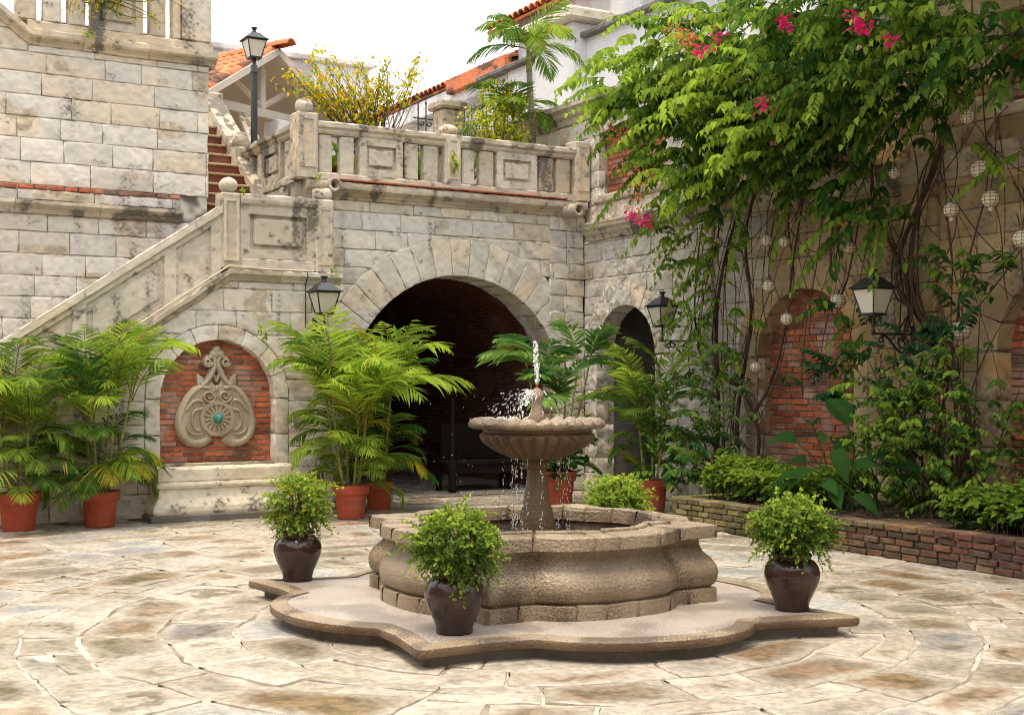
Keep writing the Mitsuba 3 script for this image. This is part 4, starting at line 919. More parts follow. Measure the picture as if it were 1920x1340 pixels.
# string of shell globes on the vine wall
glo = [(8.983, 3.36, 1.0), (8.461, 3.40, 1.05), (8.614, 3.712, 1.15), (8.75, 4.25, .9), (11.739, 2.77, .95), (11.441, 3.27, .85), (11.701, 3.31, .9), (10.611, 2.53, 1.05), (11.367, 2.36, .9), (8.863, 2.13, 1.2), (12.009, 1.80, .9), (8.135, 2.98, 1.1), (12.257, 1.79, .8), (10.365, 3.10, .85), (9.706, 3.83, .8), (12.616, 3.37, .8)]
U, Vv = np.linspace(0, 2*math.pi, 11), np.linspace(0, math.pi, 8)
for i, (y, z, s) in enumerate(glo):
    where = ['lower left of the three at upper right', 'rightmost of the three at upper right', 'above the other two at the upper right', 'highest on the shaded wall', 'left above the first blind arch', 'right one of the pair high among the stems', 'left one of the pair high among the stems', 'above the right shoulder of the first blind arch', 'in front of the first arch bricks', 'lowest at the right, beside the last arch', 'low among the stems by the first arch', 'at the right edge above the last arch', 'lowest at the left among dense leaves', 'between the stems above the lantern', 'high in the dark foliage', 'leftmost, behind the hanging vine'][i]
    t = thing('globe_lamp', 'round ribbed shell lamp, ' + where, 'lamp', 'round shell lamps hung on the vine wall')
    x = 10.36 - .10*rg.random(); R = .082*s
    piece(t, 'shade', off(lathe([(R*math.sin(v), -R*math.cos(v)) for v in np.linspace(.15, math.pi-.15, 8)], 10), (x, y, z)), 'capiz', None, False)
    rb = [tube([(x+R*1.01*math.sin(v)*math.cos(u), y+R*1.01*math.sin(v)*math.sin(u), z-R*1.01*math.cos(v)) for v in np.linspace(.15, math.pi-.15, 8)], .0028, 4) for u in U[:-1]]
    rb += [tube([(x+R*1.01*math.sin(v)*math.cos(u), y+R*1.01*math.sin(v)*math.sin(u), z-R*1.01*math.cos(v)) for u in U], .0028, 4) for v in np.linspace(.15, math.pi-.15, 8)[1:-1]]
    piece(t, 'ribs', cat(rb), 'shell_frame')
    piece(t, 'holder', off(lathe([(.022*s, R*.95), (.022*s, R*.95+.04), (.008, R*.95+.05)], 8), (x, y, z)) if i not in (0, 1) else off(lathe([(.018*s, -R*.95-.035), (.02*s, -R*.8)], 8), (x, y, z)), 'capiz' if i in (0, 1) else 'shell_frame')
    h = rg.uniform(.35, .9); cw = spline([(x, y, z+R), (x+.05, y+rg.uniform(-.05, .05), z+R+h*.4), (10.50, y+rg.uniform(-.2, .2), z+R+h)], 12)
    piece(t, 'cord', tube(cw, .006, 5), 'cable')
def sag(a, b, d, n=16):
    t = np.linspace(0, 1, n)[:, None]; p = np.array(a)*(1-t) + np.array(b)*t; p[:, 2] -= d*4*(t*(1-t))[:, 0]; return p
for i, (a, b, d) in enumerate([((10.45, 13.2, 3.6), (10.45, 11.7, 3.75), .35), ((10.45, 11.7, 3.75), (10.4, 10.4, 3.5), .5), ((10.4, 10.4, 3.5), (10.4, 8.75, 4.2), .35), ((10.4, 8.75, 4.2), (10.4, 7.2, 3.9), .5), ((10.42, 9.3, 3.9), (10.42, 8.3, 2.75), .15), ((10.40, 8.86, 2.25), (10.4, 7.6, 3.7), .1), ((10.4, 9.0, 2.9), (10.4, 8.2, 3.0), .25)]):
    single('string_cable', ['dark cable sagging at the left end of the vine wall', 'dark cable sagging above the first blind arch', 'dark cable strung past the lantern between the arches', 'dark cable sagging high at the right of the vine wall', 'dark cable dropping steeply beside the shell lamps', 'thin cable rising rightwards from the lowest shell lamp', 'dark cable looping below the upper right shell lamps'][i], 'cable', tube(sag(a, b, d), .006, 5), 'cable')
single('lantern_cable', 'thin dark cable running down the staircase block to the lantern', 'cable', cat([tube([(5.77, 15.09, 2.99), (5.77, 15.085, 2.93), (5.775, 15.17, 2.86), (5.775, 15.175, 2.30), (5.88, 15.17, 2.30)], .007, 5)]), 'cable')
single('cornice_cable', 'thin cream cable lying along the staircase cornice', 'cable', tube([(2.6, 15.11, 1.545), (4.0, 15.11, 2.51), (4.78, 15.11, 3.035), (5.2, 15.115, 3.012), (5.85, 15.11, 3.01)], .010, 5), 'cream_cable')

# ================================================================== carved emblem in the niche
em = thing('carved_emblem', 'carved stone scroll emblem with a wheel on the red brick niche', 'relief')
fe = FA(15.2 + .155)
def E(x, y): return (4.675 + (x-487)*.00201, .61 + (935-y)*.00201)
def poly_e(pts): return sg.Polygon([E(*p) for p in pts])
def smooth(p, r=.02): return p.buffer(r, 8).buffer(-2*r, 8).buffer(r, 8)
half = [(487, 455), (470, 440), (455, 410), (440, 440), (420, 455), (400, 445), (375, 452), (350, 455), (318, 490), (290, 540), (265, 585), (250, 640), (243, 690), (255, 735), (285, 775), (325, 803), (370, 818), (410, 808), (440, 785), (455, 760), (487, 758)]
body = poly_e(half + [(974-x, y) for x, y in half[::-1]])
body = smooth(body, .02)
def dome(p, n0, n1, bev, step=.03): return slab(p, n0, n1, bev, step, .004, 5, grid=.035, edge=.0005)
piece(em, 'body', put(dome(body, -.03, .07, .03), fe), 'relief_stone', (.5, .5), True)
def band(pts, w0, w1, n0, n1, taper=True):
    p = spline([E(*q) for q in pts], 40); ws = np.linspace(w0, w1, 40)*.00201
    d = np.gradient(p, axis=0); d /= np.linalg.norm(d, axis=1, keepdims=True); nn = np.c_[-d[:, 1], d[:, 0]]
    rows = []
    for k, (s, h) in enumerate([(-1, 0), (-.85, .55), (-.45, .92), (0, 1), (.45, .92), (.85, .55), (1, 0)]):
        rows.append(np.c_[p + nn*ws[:, None]*s*.5, np.full(40, n0) + (n1-n0)*h])
    V = np.vstack(rows); F = []
    for k in range(6):
        for i in range(39):
            a = k*40+i; F += [(a, a+1, a+41), (a, a+41, a+40)]
    m = trimesh.Trimesh(V, F, process=False)
    if (m.face_normals[:, 2].mean()) < 0: m = trimesh.Trimesh(V, np.array(F)[:, ::-1], process=False)
    return m
def mirror(pts): return [(974-x, y) for x, y in pts]
def scroll(c, r, a0, turns, cw): 
    th = np.linspace(0, turns*2*math.pi, 22); rr = r*(1-.75*np.linspace(0, 1, 22))
    return [(c[0]+q*math.cos(a0+(t if cw else -t)), c[1]+q*math.sin(a0+(t if cw else -t))) for q, t in zip(rr, th)]
for nm, pts, w0, w1 in [('outer_scroll', [(440, 470), (380, 465), (320, 520), (275, 610), (262, 690), (290, 760), (350, 795), (410, 785), (440, 760)], 40, 62), ('arm', [(480, 330), (455, 380), (425, 430), (395, 450)], 44, 40), ('arm', [(420, 320), (430, 285), (465, 280), (478, 310), (460, 360)], 30, 44),
                        ('inner_scroll', [(300, 600), (330, 560), (370, 540), (400, 555), (395, 590), (360, 600), (335, 640), (340, 690), (385, 725)], 34, 22), ('leaf_scroll', [(305, 690), (325, 735), (370, 745), (410, 735)], 26, 10)]:
    for q in (pts, mirror(pts)): piece(em, nm, put(band(q, w0, w1, .02, .10), fe), 'relief_stone', (.6, .5), True)
for c, r in (((438, 515), 40), ((432, 310), 26)):
    for cc in (c, (974-c[0], c[1])):
        piece(em, 'volute', put(band(scroll(cc, r, 0, 1.5, True), 24, 14, .04, .115), fe), 'relief_stone', (.6, .5), True)
for cc in ((487, 235), (468, 262), (510, 262), (487, 258)): piece(em, 'knob', put(ball((*E(*cc), .06), (.055, .055, .05), 2), fe), 'relief_stone', (.5, .5), True)
for q in ([(368, 380), (402, 405), (408, 450), (372, 445)], mirror([(368, 380), (402, 405), (408, 450), (372, 445)])):
    piece(em, 'pointed_leaf', put(dome(poly_e(q).buffer(.008), -.03, .075, .02), fe), 'relief_stone', (.5, .5), True)
piece(em, 'shell', put(band([(440, 405), (470, 385), (487, 425), (505, 385), (535, 405)], 22, 22, .0, .085), fe), 'relief_stone', (.5, .5), True)
piece(em, 'bead', put(ball((*E(487, 470), .07), (.026, .045, .03), 2), fe), 'relief_stone', (.6, .5), True)
wc = E(487, 648)
ringd = sg.Point(wc).buffer(.212, 32).difference(sg.Point(wc).buffer(.165, 32))
def ext(p, n0, n1): m = trimesh.creation.extrude_polygon(p, n1-n0, engine='earcut'); m.apply_translation((0, 0, n0)); return m
piece(em, 'wheel_rim', put(ext(ringd, .0, .118), fe), 'relief_stone', (.7, .5))
piece(em, 'wheel_disc', put(ext(sg.Point(wc).buffer(.17, 32), .0, .085), fe), 'relief_stone', (.2, .9))
for k in range(16):
    a = 2*math.pi*k/16 + .1
    sp = sg.Polygon([(wc[0]+r*math.cos(a+d), wc[1]+r*math.sin(a+d)) for r, d in ((.07, -.16), (.172, -.10), (.172, .10), (.07, .16))])
    piece(em, 'spoke', put(ext(sp, .08, .112), fe), 'relief_stone', (.6, .5))
piece(em, 'hub', put(ext(sg.Point(wc).buffer(.085, 24), .0, .116), fe), 'relief_stone', (.7, .5))
hd = [ball((*wc, .14), (.048, .05, .045), 3), ball((wc[0]-.022, wc[1]+.022, .172), (.014, .011, .012), 2), ball((wc[0]+.022, wc[1]+.022, .172), (.014, .011, .012), 2), ball((wc[0], wc[1]-.004, .185), (.011, .02, .014), 2), ball((wc[0], wc[1]-.026, .178), (.022, .010, .012), 2)]
for k in range(11):
    a = 2*math.pi*k/11; hd.append(ball((wc[0]+.05*math.cos(a), wc[1]+.05*math.sin(a), .135), (.016, .016, .02), 1))
piece(em, 'lion_head', put(cat(hd), fe), 'verdigris', None, True, label='green bronze lion head at the hub')

# ================================================================== brick planter along the right-hand wall
pl = thing('brick_planter', 'low mossy brick planter wall along the right side of the courtyard', 'planter')
fp = FB(8.88)
piece(pl, 'core', put(box(-11.65, -2.5, -.1, .285, -.22, -.035), fp), 'brick_joint')
z = 0.0
for row in range(5):
    y = 11.66 - (row % 2)*.11
    while y > 4.6:
        l = .215*rg.uniform(.85, 1.1); cap = row == 4
        b = box(-y, -y+l-.018, z+.006, z+.056, -.10 if not cap else -.21, rg.uniform(-.010, .010) + (.012 if cap else 0), .006)
        vq = np.array(b.vertices); vq[:, 1] += (vq[:, 0]+y)*rg.uniform(-.02, .02)
        piece(pl, 'brick', put(trimesh.Trimesh(vq, b.faces, process=False), fp), 'mossy_brick', (rg.uniform(), rg.uniform())); y -= l
    z += .064
for k in range(8): piece(pl, 'brick', box(8.89+.22*k, 8.89+.22*k+.205, 11.66, 11.76, .26, .32, .006), 'mossy_brick', (rg.uniform(), rg.uniform()))
piece(pl, 'end_wall', box(8.9, 10.6, 11.66, 11.75, 0, .258), 'mossy_brick', (.3, .3))
gx, gy = np.meshgrid(np.linspace(9.05, 10.63, 24), np.linspace(2.5, 11.66, 120)); gz = .27 + .06*meshkit.fbm(np.stack([gx*3, gy*3, gx*0], -1), 3) + .02*(gx-9)
idx = np.arange(gx.size).reshape(gx.shape); q = np.stack([idx[:-1, :-1], idx[:-1, 1:], idx[1:, 1:], idx[1:, :-1]], -1).reshape(-1, 4)
structure('planting_soil', (np.c_[gx.ravel(), gy.ravel(), gz.ravel()], np.vstack([q[:, [0, 1, 2]], q[:, [0, 2, 3]]])), 'soil', smooth=True)

# ================================================================== buildings beyond the terrace
pv = thing('roof_pavilion', 'white gabled pavilion with a red barrel tile roof behind the terrace', 'pavilion')
def tile(L, r): 
    th = np.linspace(.1, math.pi-.1, 7); k = 7
    ro = [(r*math.cos(t), r*math.sin(t)) for t in th]; ri = [(.86*r*math.cos(t), .86*r*math.sin(t)-.004) for t in th]
    pr = ro + ri[::-1]; m = trimesh.creation.extrude_polygon(sg.Polygon(pr), L, engine='earcut')
    v = np.array(m.vertices); v[:, :2] *= (1 - .16*v[:, 2:3]/L); return trimesh.Trimesh(v, m.faces, process=False)
rx, rz, ry = 7.62, 7.50, 22.0
def roofside(s, ln, cols, rows_):
    ang = math.radians(33); d = np.array([s*math.cos(ang), 0, -math.sin(ang)]); nrm = np.array([s*math.sin(ang), 0, math.cos(ang)]); al = np.array([0, 1., 0])
    rest_ = []
    for c in range(cols):
        for k in range(rows_):
            top_ = np.array([rx, ry - .22 + .21*c, rz]) + d*(.29*k + .02)
            X = al if s > 0 else -al
            m = put(tile(.34, .105), (top_ + d*.33 + nrm*(.02+.015), np.array([np.cross(nrm, -d), nrm, -d])))
            if c < 3 and k < 8: piece(pv, 'roof_tile', m, 'roof_tile', (rg.uniform(), rg.uniform()))
            else: rest_.append(m)
    piece(pv, 'far_tiles', cat(rest_), 'roof_tile', (.4, .5), kind='stuff')
    m = box(0, 2.35, -.25, 3.2, -.05, .0); piece(pv, 'roof_board', put(m, (np.array([rx, ry, rz]), np.array([d, al, np.cross(d, al)]))), 'cream_paint', (.5, .5))
    b = box(0, 2.35, -.06, .05, -.07, .09); piece(pv, 'barge_board', put(b, (np.array([rx, ry-.27, rz-.02]), np.array([d, np.cross(np.array([0, -1., 0]), d), np.array([0, -1., 0])]))), 'cream_paint', (.5, .5))
roofside(-1, 2, 12, 8); roofside(1, 2, 12, 8)
rt = []
for c in range(9):
    piece(pv, 'ridge_tile', put(tile(.36, .13), (np.array([rx, ry-.3+.3*c, rz+.06]), np.array([(1., 0, 0), (0, 0, 1.), (0, -1., 0)]))), 'roof_tile', (rg.uniform(), .5))
for yy in (22.1, 24.6):
    piece(pv, 'tie_beam', box(rx-1.9, rx+1.9, yy-.06, yy+.06, 6.36, 6.52, .01), 'cream_paint', (.8, .5))
    piece(pv, 'king_post', box(rx-.06, rx+.06, yy-.05, yy+.05, 6.52, 7.42, .01), 'cream_paint', (.8, .5))
    for s in (-1, 1): piece(pv, 'brace', tube([(rx, yy, 6.55), (rx+s*.75, yy, 7.0)], .055, 4), 'cream_paint', (.8, .5))
for px_ in (rx-1.75, rx+.42, rx+1.75):
    for yy in (22.1, 24.6): piece(pv, 'column', box(px_-.2, px_+.2, yy-.2, yy+.2, 4.3, 6.36, .02), 'plaster', (.5, .5))
piece(pv, 'low_wall', box(rx-2.2, rx+2.2, 21.6, 21.75, 4.3, 5.65), 'dark_stone', (.8, .5)); piece(pv, 'low_wall_coping', box(rx-2.2, rx+2.2, 21.55, 21.8, 5.65, 5.72, .01), 'brick', (.5, .2))
turn = T().translate([rx, ry, 0]).rotate([0, 0, 1], 24).translate([-rx, -ry, 0])
for k in [k for k in scene if k.startswith(pv + '__')]: scene[k]['to_world'] = turn
gw = thing('garden_wall', 'weathered whitewashed parapet wall behind the pavilion roof', 'wall')
piece(gw, 'wall', box(3.5, 11.5, 26.3, 26.6, 4.0, 8.62), 'plaster', (.5, .5)); piece(gw, 'coping', box(3.4, 11.6, 26.22, 26.68, 8.62, 8.75, .02), 'plaster', (.5, .5))
hs = thing('white_house', 'white house with orange tiled eaves behind the vine wall', 'house')
piece(hs, 'wall', box(13.3, 17, 22.6, 40, 3, 8.05), 'plaster', (.5, .5)); piece(hs, 'upper_wall', box(13.2, 17, 16.5, 22.6, 3, 9.0), 'plaster', (.5, .5))
piece(hs, 'fascia', box(13.0, 13.3, 22.7, 40, 7.75, 8.15, .02), 'plaster', (.5, .5)); piece(hs, 'gutter', box(12.86, 13.05, 22.6, 25.2, 7.98, 8.30, .02), 'roof_tile', (.6, .5))
piece(hs, 'dark_sheet', box(13.27, 13.32, 25.5, 38, 5.0, 7.2), 'dark_stone', (.3, .5))  # thin dark sheet set on the wall face, no opening behind
def eave(holder, x, y0, y1, z, rows_, pitch, rr=.11, nparts=200):
    a = math.radians(pitch); d = np.array([-math.cos(a), 0, -math.sin(a)]); nrm = np.array([-math.sin(a), 0, math.cos(a)]); y = y0; rest_ = []
    while y < y1:
        for k in range(rows_):
            o = np.array([x, y, z]) - d*.30*k + nrm*.012*k
            m = put(tile(.34, rr), (o + nrm*rg.uniform(0, .01), np.array([np.cross(nrm, -d), nrm, -d])))
            if k == 0 or nparts == 0: piece(holder, 'roof_tile', m, 'roof_tile', (rg.uniform(.3, 1), rg.uniform()))
            else: rest_.append(m)
        y += rr*1.95
    if rest_: piece(holder, 'upper_tiles', cat(rest_), 'roof_tile', (.6, .5), kind='stuff')
    m = box(0, .3*rows_+.3, 0, y1-y0, -.05, 0); piece(holder, 'roof_board', put(m, (np.array([x, y0, z]) - nrm*.02, np.array([-d, (0, 1., 0), np.cross(-d, (0, 1., 0))]))), 'roof_tile', (.3, .5))
eave(hs, 12.95, 22.7, 40, 8.22, 5, 20); eave(hs, 12.9, 16.6, 23.4, 8.95, 8, 24)
ww = thing('whitewashed_wall', 'tall whitewashed wall with a capped chimney pier above the vines', 'wall')
piece(ww, 'wall', box(12.5, 12.8, 4, 21.8, 4, 7.72), 'plaster', (.5, .5)); piece(ww, 'coping', box(12.36, 12.9, 4, 22.9, 7.72, 7.82, .02), 'dark_stone', (.4, .5))
piece(ww, 'wall', box(12.55, 12.8, 21.8, 22.9, 4, 7.72), 'plaster', (.5, .5))
piece(ww, 'pier', box(12.2, 13.2, 19.0, 20.3, 4, 8.0, .03), 'plaster', (.6, .5)); piece(ww, 'pier_cap', box(12.0, 13.4, 18.8, 20.5, 8.0, 8.22, .04), 'pale_stone', (.6, .5))
mp = thing('garden_pillar', 'dark mossy stone pillar with a cap on the terrace', 'pillar')
piece(mp, 'shaft', worn(sub(box(9.65, 10.05, 19.0, 19.4, 4.33, 6.2, .03), 3), .012), 'carved_stone', (.1, .5)); piece(mp, 'cap', worn(sub(box(9.58, 10.12, 18.93, 19.47, 6.2, 6.34, .03), 3), .012), 'carved_stone', (.1, .5))
fe_ = thing('iron_fence', 'black iron fence with scrolls above the terrace by the palm', 'fence')
for k in range(12): piece(fe_, 'bar', cat([tube([(10.3+.16*k, 21.3, 4.33), (10.3+.16*k, 21.3, 6.75)], .014, 6), off(lathe([(.002, -.02), (.024, .02), (.002, .10)], 6), (10.3+.16*k, 21.3, 6.76))]), 'iron')
for z in (4.6, 6.15, 6.5): piece(fe_, 'rail', tube([(10.2, 21.3, z), (12.2, 21.3, z)], .016, 4), 'iron')
for k in range(11): piece(fe_, 'scroll', cat([tube(spiral((10.38+.16*k, 21.3, 6.39), .06, .012, s*.5, 1.1, (s, 0, 0)), .008, 5) for s in (-1, 1)]), 'iron')

# ================================================================== plants
def leaf_tmpl(stations, fold=0.12, curl=0.25):
    """Unit leaf along +x: stations (t, half width); folded along the midrib, curling down."""
    V = [(0, 0, 0)]; F = []
    for t, w in stations:
        z = -curl*t*t; V += [(t, w, z + fold*w), (t, 0, z), (t, -w, z + fold*w)]
    V.append((1, 0, -curl)); n = len(V)-1
    F += [(0, 2, 1), (0, 3, 2)]
    for k in range(len(stations)-1):
        a = 1+3*k; b = a+3; F += [(a, a+1, b+1), (a, b+1, b), (a+1, a+2, b+2), (a+1, b+2, b+1)]
    a = 1+3*(len(stations)-1); F += [(a, a+1, n), (a+1, a+2, n)]
    return np.array(V, float), np.array(F)
OVATE = leaf_tmpl([(.12, .17), (.35, .27), (.65, .21), (.86, .09)], .35, .30)
LANCE = leaf_tmpl([(.2, .10), (.5, .13), (.8, .07)], .4, .35)
STRAP = leaf_tmpl([(.15, .5), (.5, .5), (.82, .32)], .3, .22)
SMALL = leaf_tmpl([(.3, .30), (.7, .26)], .3, .15)
BROAD = leaf_tmpl([(.08, .12), (.2, .26), (.4, .33), (.6, .31), (.78, .22), (.92, .10)], .45, .35)
def unit(v): return v/(np.linalg.norm(v, axis=-1, keepdims=True) + 1e-12)
def scatter(tm, P, D, U, S, col, shade=0.0, rgn=None):
    V0, F0 = tm; n = len(P); D = unit(np.asarray(D, float)); U = np.asarray(U, float)
    U = unit(U - D*(U*D).sum(1, keepdims=True)); Y = np.cross(U, D)
    S = np.asarray(S, float); S = np.repeat(S[:, None], 3, 1) if S.ndim == 1 else S
    q = V0[None]*S[:, None, :]
    V = np.asarray(P, float)[:, None] + q[..., :1]*D[:, None] + q[..., 1:2]*Y[:, None] + q[..., 2:]*U[:, None]
    F = (F0[None] + (np.arange(n)*len(V0))[:, None, None]).reshape(-1, 3)
    c = np.repeat(np.asarray(col, float)[:, None], len(V0), 1)
    mid = (np.abs(V0[:, 1]) < 1e-6); c[:, mid] = c[:, mid]*1.18
    return V.reshape(-1, 3), F, c.reshape(-1, 3)
def join(bits):
    vs, fs, cs, o = [], [], [], 0
    for v, f, c in bits:
        vs.append(v); fs.append(np.asarray(f)+o); cs.append(c); o += len(v)
    return np.vstack(vs), np.vstack(fs), np.clip(np.vstack(cs), 0.004, 0.95)
def leafy(holder, name, bits, m='leaf', kind=None, label=None):
    v, f, c = join(bits)
    return piece(holder, name, (v, f), m, None, False, label, kind, color=c)
def twig(pts, r, col, sides=3):
    t = tube(pts, r, sides); return np.array(t.vertices), np.array(t.faces), np.tile(np.array(col, float), (len(t.vertices), 1))
def lerp(a, b, t): t = np.asarray(t, float)[:, None]; return np.array(a)*(1-t) + np.array(b)*t
DEEP, MID, LIME, YEL = (0.034, 0.100, 0.024), (0.085, 0.20, 0.032), (0.36, 0.50, 0.055), (0.50, 0.36, 0.03)

# ---------------------------------------------------------------- palms
def frond(holder, base, az, el, L, rng, pairs=17, droop=1.7, lw=.025, ll=.40, tone=0.5, tm=LANCE, wide=1.0, name='frond', bare=.2, c0=DEEP, c1=LIME):
    if rng.random() < .03: c0, c1, tone = (.26, .28, .03), (.52, .44, .04), rng.random()
    n = 15; s = np.linspace(0, 1, n); e = el - droop*s**1.6; tw = az + rng.uniform(-.25, .25)*s
    d = np.stack([np.cos(e)*np.cos(tw), np.cos(e)*np.sin(tw), np.sin(e)], 1)
    p = np.array(base) + np.vstack([[0, 0, 0], np.cumsum((d[1:]+d[:-1])/2*L/(n-1), 0)])
    rc = lerp((.16, .20, .03), (.30, .26, .05), [tone])[0]
    bits = [twig(p, np.linspace(.008, .002, n)*max(L, .6), rc, 4)]
    t = np.linspace(bare, .99, pairs) + rng.uniform(-.006, .006, pairs)
    q = np.stack([np.interp(t, s, p[:, k]) for k in range(3)], 1); tg = unit(np.stack([np.interp(t, s, d[:, k]) for k in range(3)], 1))
    side = unit(np.cross(tg, [0, 0, 1.0]) + 1e-6); up = np.cross(side, tg)
    u = (t-bare)/(1-bare); prof = np.clip(.45 + 1.5*u - 1.95*u*u, .18, None)/.74
    for sg_ in (-1, 1):
        fw = .75 + .5*u + rng.uniform(-.12, .12, pairs)
        D = tg*fw[:, None] + side*sg_ + up*(.35 - .35*u + rng.uniform(-.15, .15, pairs))[:, None]
        D = unit(D); D[:, 2] -= rng.uniform(.0, .28, pairs) + .25*u
        ln = ll*L*prof*rng.uniform(.88, 1.1, pairs)
        cc = lerp(c0, c1, np.clip(tone + rng.uniform(-.16, .16, pairs), 0, 1))
        old = rng.random(pairs) < .03; cc[old] = lerp((.40, .30, .05), (.30, .19, .07), rng.random(int(old.sum()))) if old.any() else cc[old]
        S = np.c_[ln, np.full(pairs, lw*L*4.2*wide*(1 if tm is LANCE else 2.1)), ln*rng.uniform(.5, 1.0)]
        bits.append(scatter(tm, q, D, up + side*sg_*.2, S, cc))
    leafy(holder, name, bits)
def areca(x, y, zb, H, R, ncane, nf, seed, label, group, extra=(), tone=.5, z0=.36, lo=14, hi=(.30, .66), bias=None):
    rng = np.random.default_rng(seed); t = thing('areca_palm', label, 'palm', group)
    for c in range(ncane):
        a = 2*math.pi*c/ncane + rng.uniform(-.5, .5); h = H*rng.uniform(*hi); lean = rng.uniform(.05, .24)
        b = np.array([x + .09*math.cos(a), y + .09*math.sin(a), zb + z0]); tp = b + [lean*h*math.cos(a), lean*h*math.sin(a), h]
        piece(t, 'cane', tube(spline([b, (b+tp)/2 + [0.02*math.cos(a), .02*math.sin(a), 0], tp], 10), np.linspace(.017, .010, 10), 7), 'cane', (rng.uniform(), .3), True)
        k = nf + int(rng.integers(-1, 2))
        for i in range(k):
            az = 2*math.pi*i/k + rng.uniform(-.4, .4)
            if i == 0: az, el, L = a, 1.42, R*rng.uniform(.85, 1.1)
            else: el, L = rng.uniform(.85, 1.5), R*rng.uniform(.75, 1.1)
            frond(t, tp - [0, 0, rng.uniform(0, .30)], az, el, L*(1.1 if el > 1.1 else 1), rng, droop=rng.uniform(.7, 2.1), tone=np.clip(tone + .12 + rng.normal(0, .28), 0, 1))
    for i in range(lo):
        az = 2*math.pi*i/lo + rng.uniform(-.3, .3); z = zb + z0 + rng.uniform(-.02, .60)
        frond(t, (x + .06*math.cos(az), y + .06*math.sin(az), z), az, rng.uniform(.35, 1.15), R*rng.uniform(.6, .9), rng, droop=rng.uniform(1.2, 2.3), tone=np.clip(tone - .18 + rng.normal(0, .22), 0, 1))
    for az, el, L, z, dp, tn in extra: frond(t, (x, y, zb + z), az, el, L, rng, droop=dp, tone=tn)
    return t
AG = 'feathery potted palms around the courtyard'
areca(2.321, 14.784, 0, 2.15, .88, 5, 6, 101, 'feathery palm at the left edge, in the leftmost terracotta pot', AG, tone=.48, lo=36)
areca(3.193, 14.82, 0, 2.5, .94, 6, 6, 102, 'tall feathery palm in the pot beside the mossy pedestal', AG, tone=.48, lo=42)
areca(5.977, 14.2, 0, 2.4, .96, 6, 6, 103, 'large yellow-green palm in the front pot left of the archway', AG, tone=.68, lo=28, extra=[(-.5, .7, 1.35, 1.35, 1.35, .75), (-.9, .9, 1.15, 1.2, 1.7, .6)])
areca(6.70, 15.0, 0, 2.6, .95, 5, 6, 104, 'darker palm in the small rear pot left of the archway', AG, tone=.42, lo=22, extra=[(-.2, .75, 1.35, 1.3, 1.3, .65)])
areca(9.60, 13.10, 0, 1.85, .80, 5, 5, 105, 'slender palm in the pot before the narrow doorway', AG, tone=.25, lo=16)
rng = np.random.default_rng(106)
t = thing('broad_leaflet_palm', 'deep green palm with broad leaflets in the shade behind the fountain', 'palm')
for c in range(6):
    a = 2*math.pi*c/6 + .3; b = np.array([8.95 + .1*math.cos(a), 14.3 + .1*math.sin(a), .4]); h = rng.uniform(.9, 1.5); tp = b + [.22*h*math.cos(a), .22*h*math.sin(a), h]
    piece(t, 'cane', tube([b, tp], .013, 6), 'cane', (.3, .3), True)
    for i in range(3):
        az = a + rng.uniform(-1.4, 1.4); frond(t, tp, az, rng.uniform(.6, 1.35), rng.uniform(.6, .8), rng, pairs=12, droop=rng.uniform(.6, 1.2), lw=.05, ll=.42, tone=np.clip(rng.normal(.22, .15), 0, .7), tm=STRAP, wide=.095, bare=.25, c0=(.045, .15, .05), c1=(.32, .50, .10))
for i in range(12):
    az = rng.uniform(0, 6.28); frond(t, (8.95, 14.3, rng.uniform(.4, .9)), az, rng.uniform(.5, 1.2), rng.uniform(.5, .75), rng, pairs=14, droop=1.6, tone=.15, tm=STRAP, wide=.10)
for az, el, L, z, tn in ((3.3, .75, 1.25, 1.55, .45), (-2.2, .5, 1.05, 1.25, .55), (-.9, .5, 1.0, 1.25, .55), (0.2, .8, 1.1, 1.5, .3), (2.6, 1.1, 1.1, 1.5, .3)):
    frond(t, (8.95, 14.3, z), az, el, L, rng, pairs=14, droop=1.0, lw=.05, ll=.42, tone=tn, tm=STRAP, wide=.10, bare=.3, c0=(.045, .15, .05), c1=(.32, .50, .10))
t = thing('tall_palm', 'slim grey-trunked palm rising above the terrace balustrade', 'palm')
piece(t, 'trunk', tube(spline([(10.42, 17.3, 4.33), (10.36, 17.3, 5.4), (10.30, 17.3, 6.55)], 14), np.linspace(.075, .045, 14), 10), 'palm_bark', (.5, .5), True)
piece(t, 'crownshaft', tube(spline([(10.30, 17.3, 6.50), (10.29, 17.3, 6.72), (10.29, 17.3, 6.92)], 8), np.linspace(.05, .028, 8), 8), 'cane', (.5, .5), True)
for i in range(13):
    frond(t, (10.29, 17.3, 6.86), 2*math.pi*i/13 + rng.uniform(-.2, .2), rng.uniform(.2, 1.25), rng.uniform(.95, 1.25), rng, pairs=24, droop=rng.uniform(1.3, 2.0), tone=np.clip(rng.normal(.35, .18), 0, 1), ll=.34, bare=.12)
t = thing('young_palm', 'lower bushy palm beside the slim trunk on the terrace', 'palm')
piece(t, 'trunk', tube(spline([(10.25, 17.7, 4.33), (10.22, 17.7, 5.2), (10.25, 17.7, 5.75)], 10), np.linspace(.06, .04, 10), 8), 'palm_bark', (.2, .5), True)
for i in range(14):
    frond(t, (10.25, 17.7, 5.75), 2*math.pi*i/14 + rng.uniform(-.2, .2), rng.uniform(.3, 1.3), rng.uniform(.85, 1.2), rng, pairs=22, droop=rng.uniform(1.2, 1.9), tone=np.clip(rng.normal(.42, .2), 0, 1), ll=.34, bare=.15)

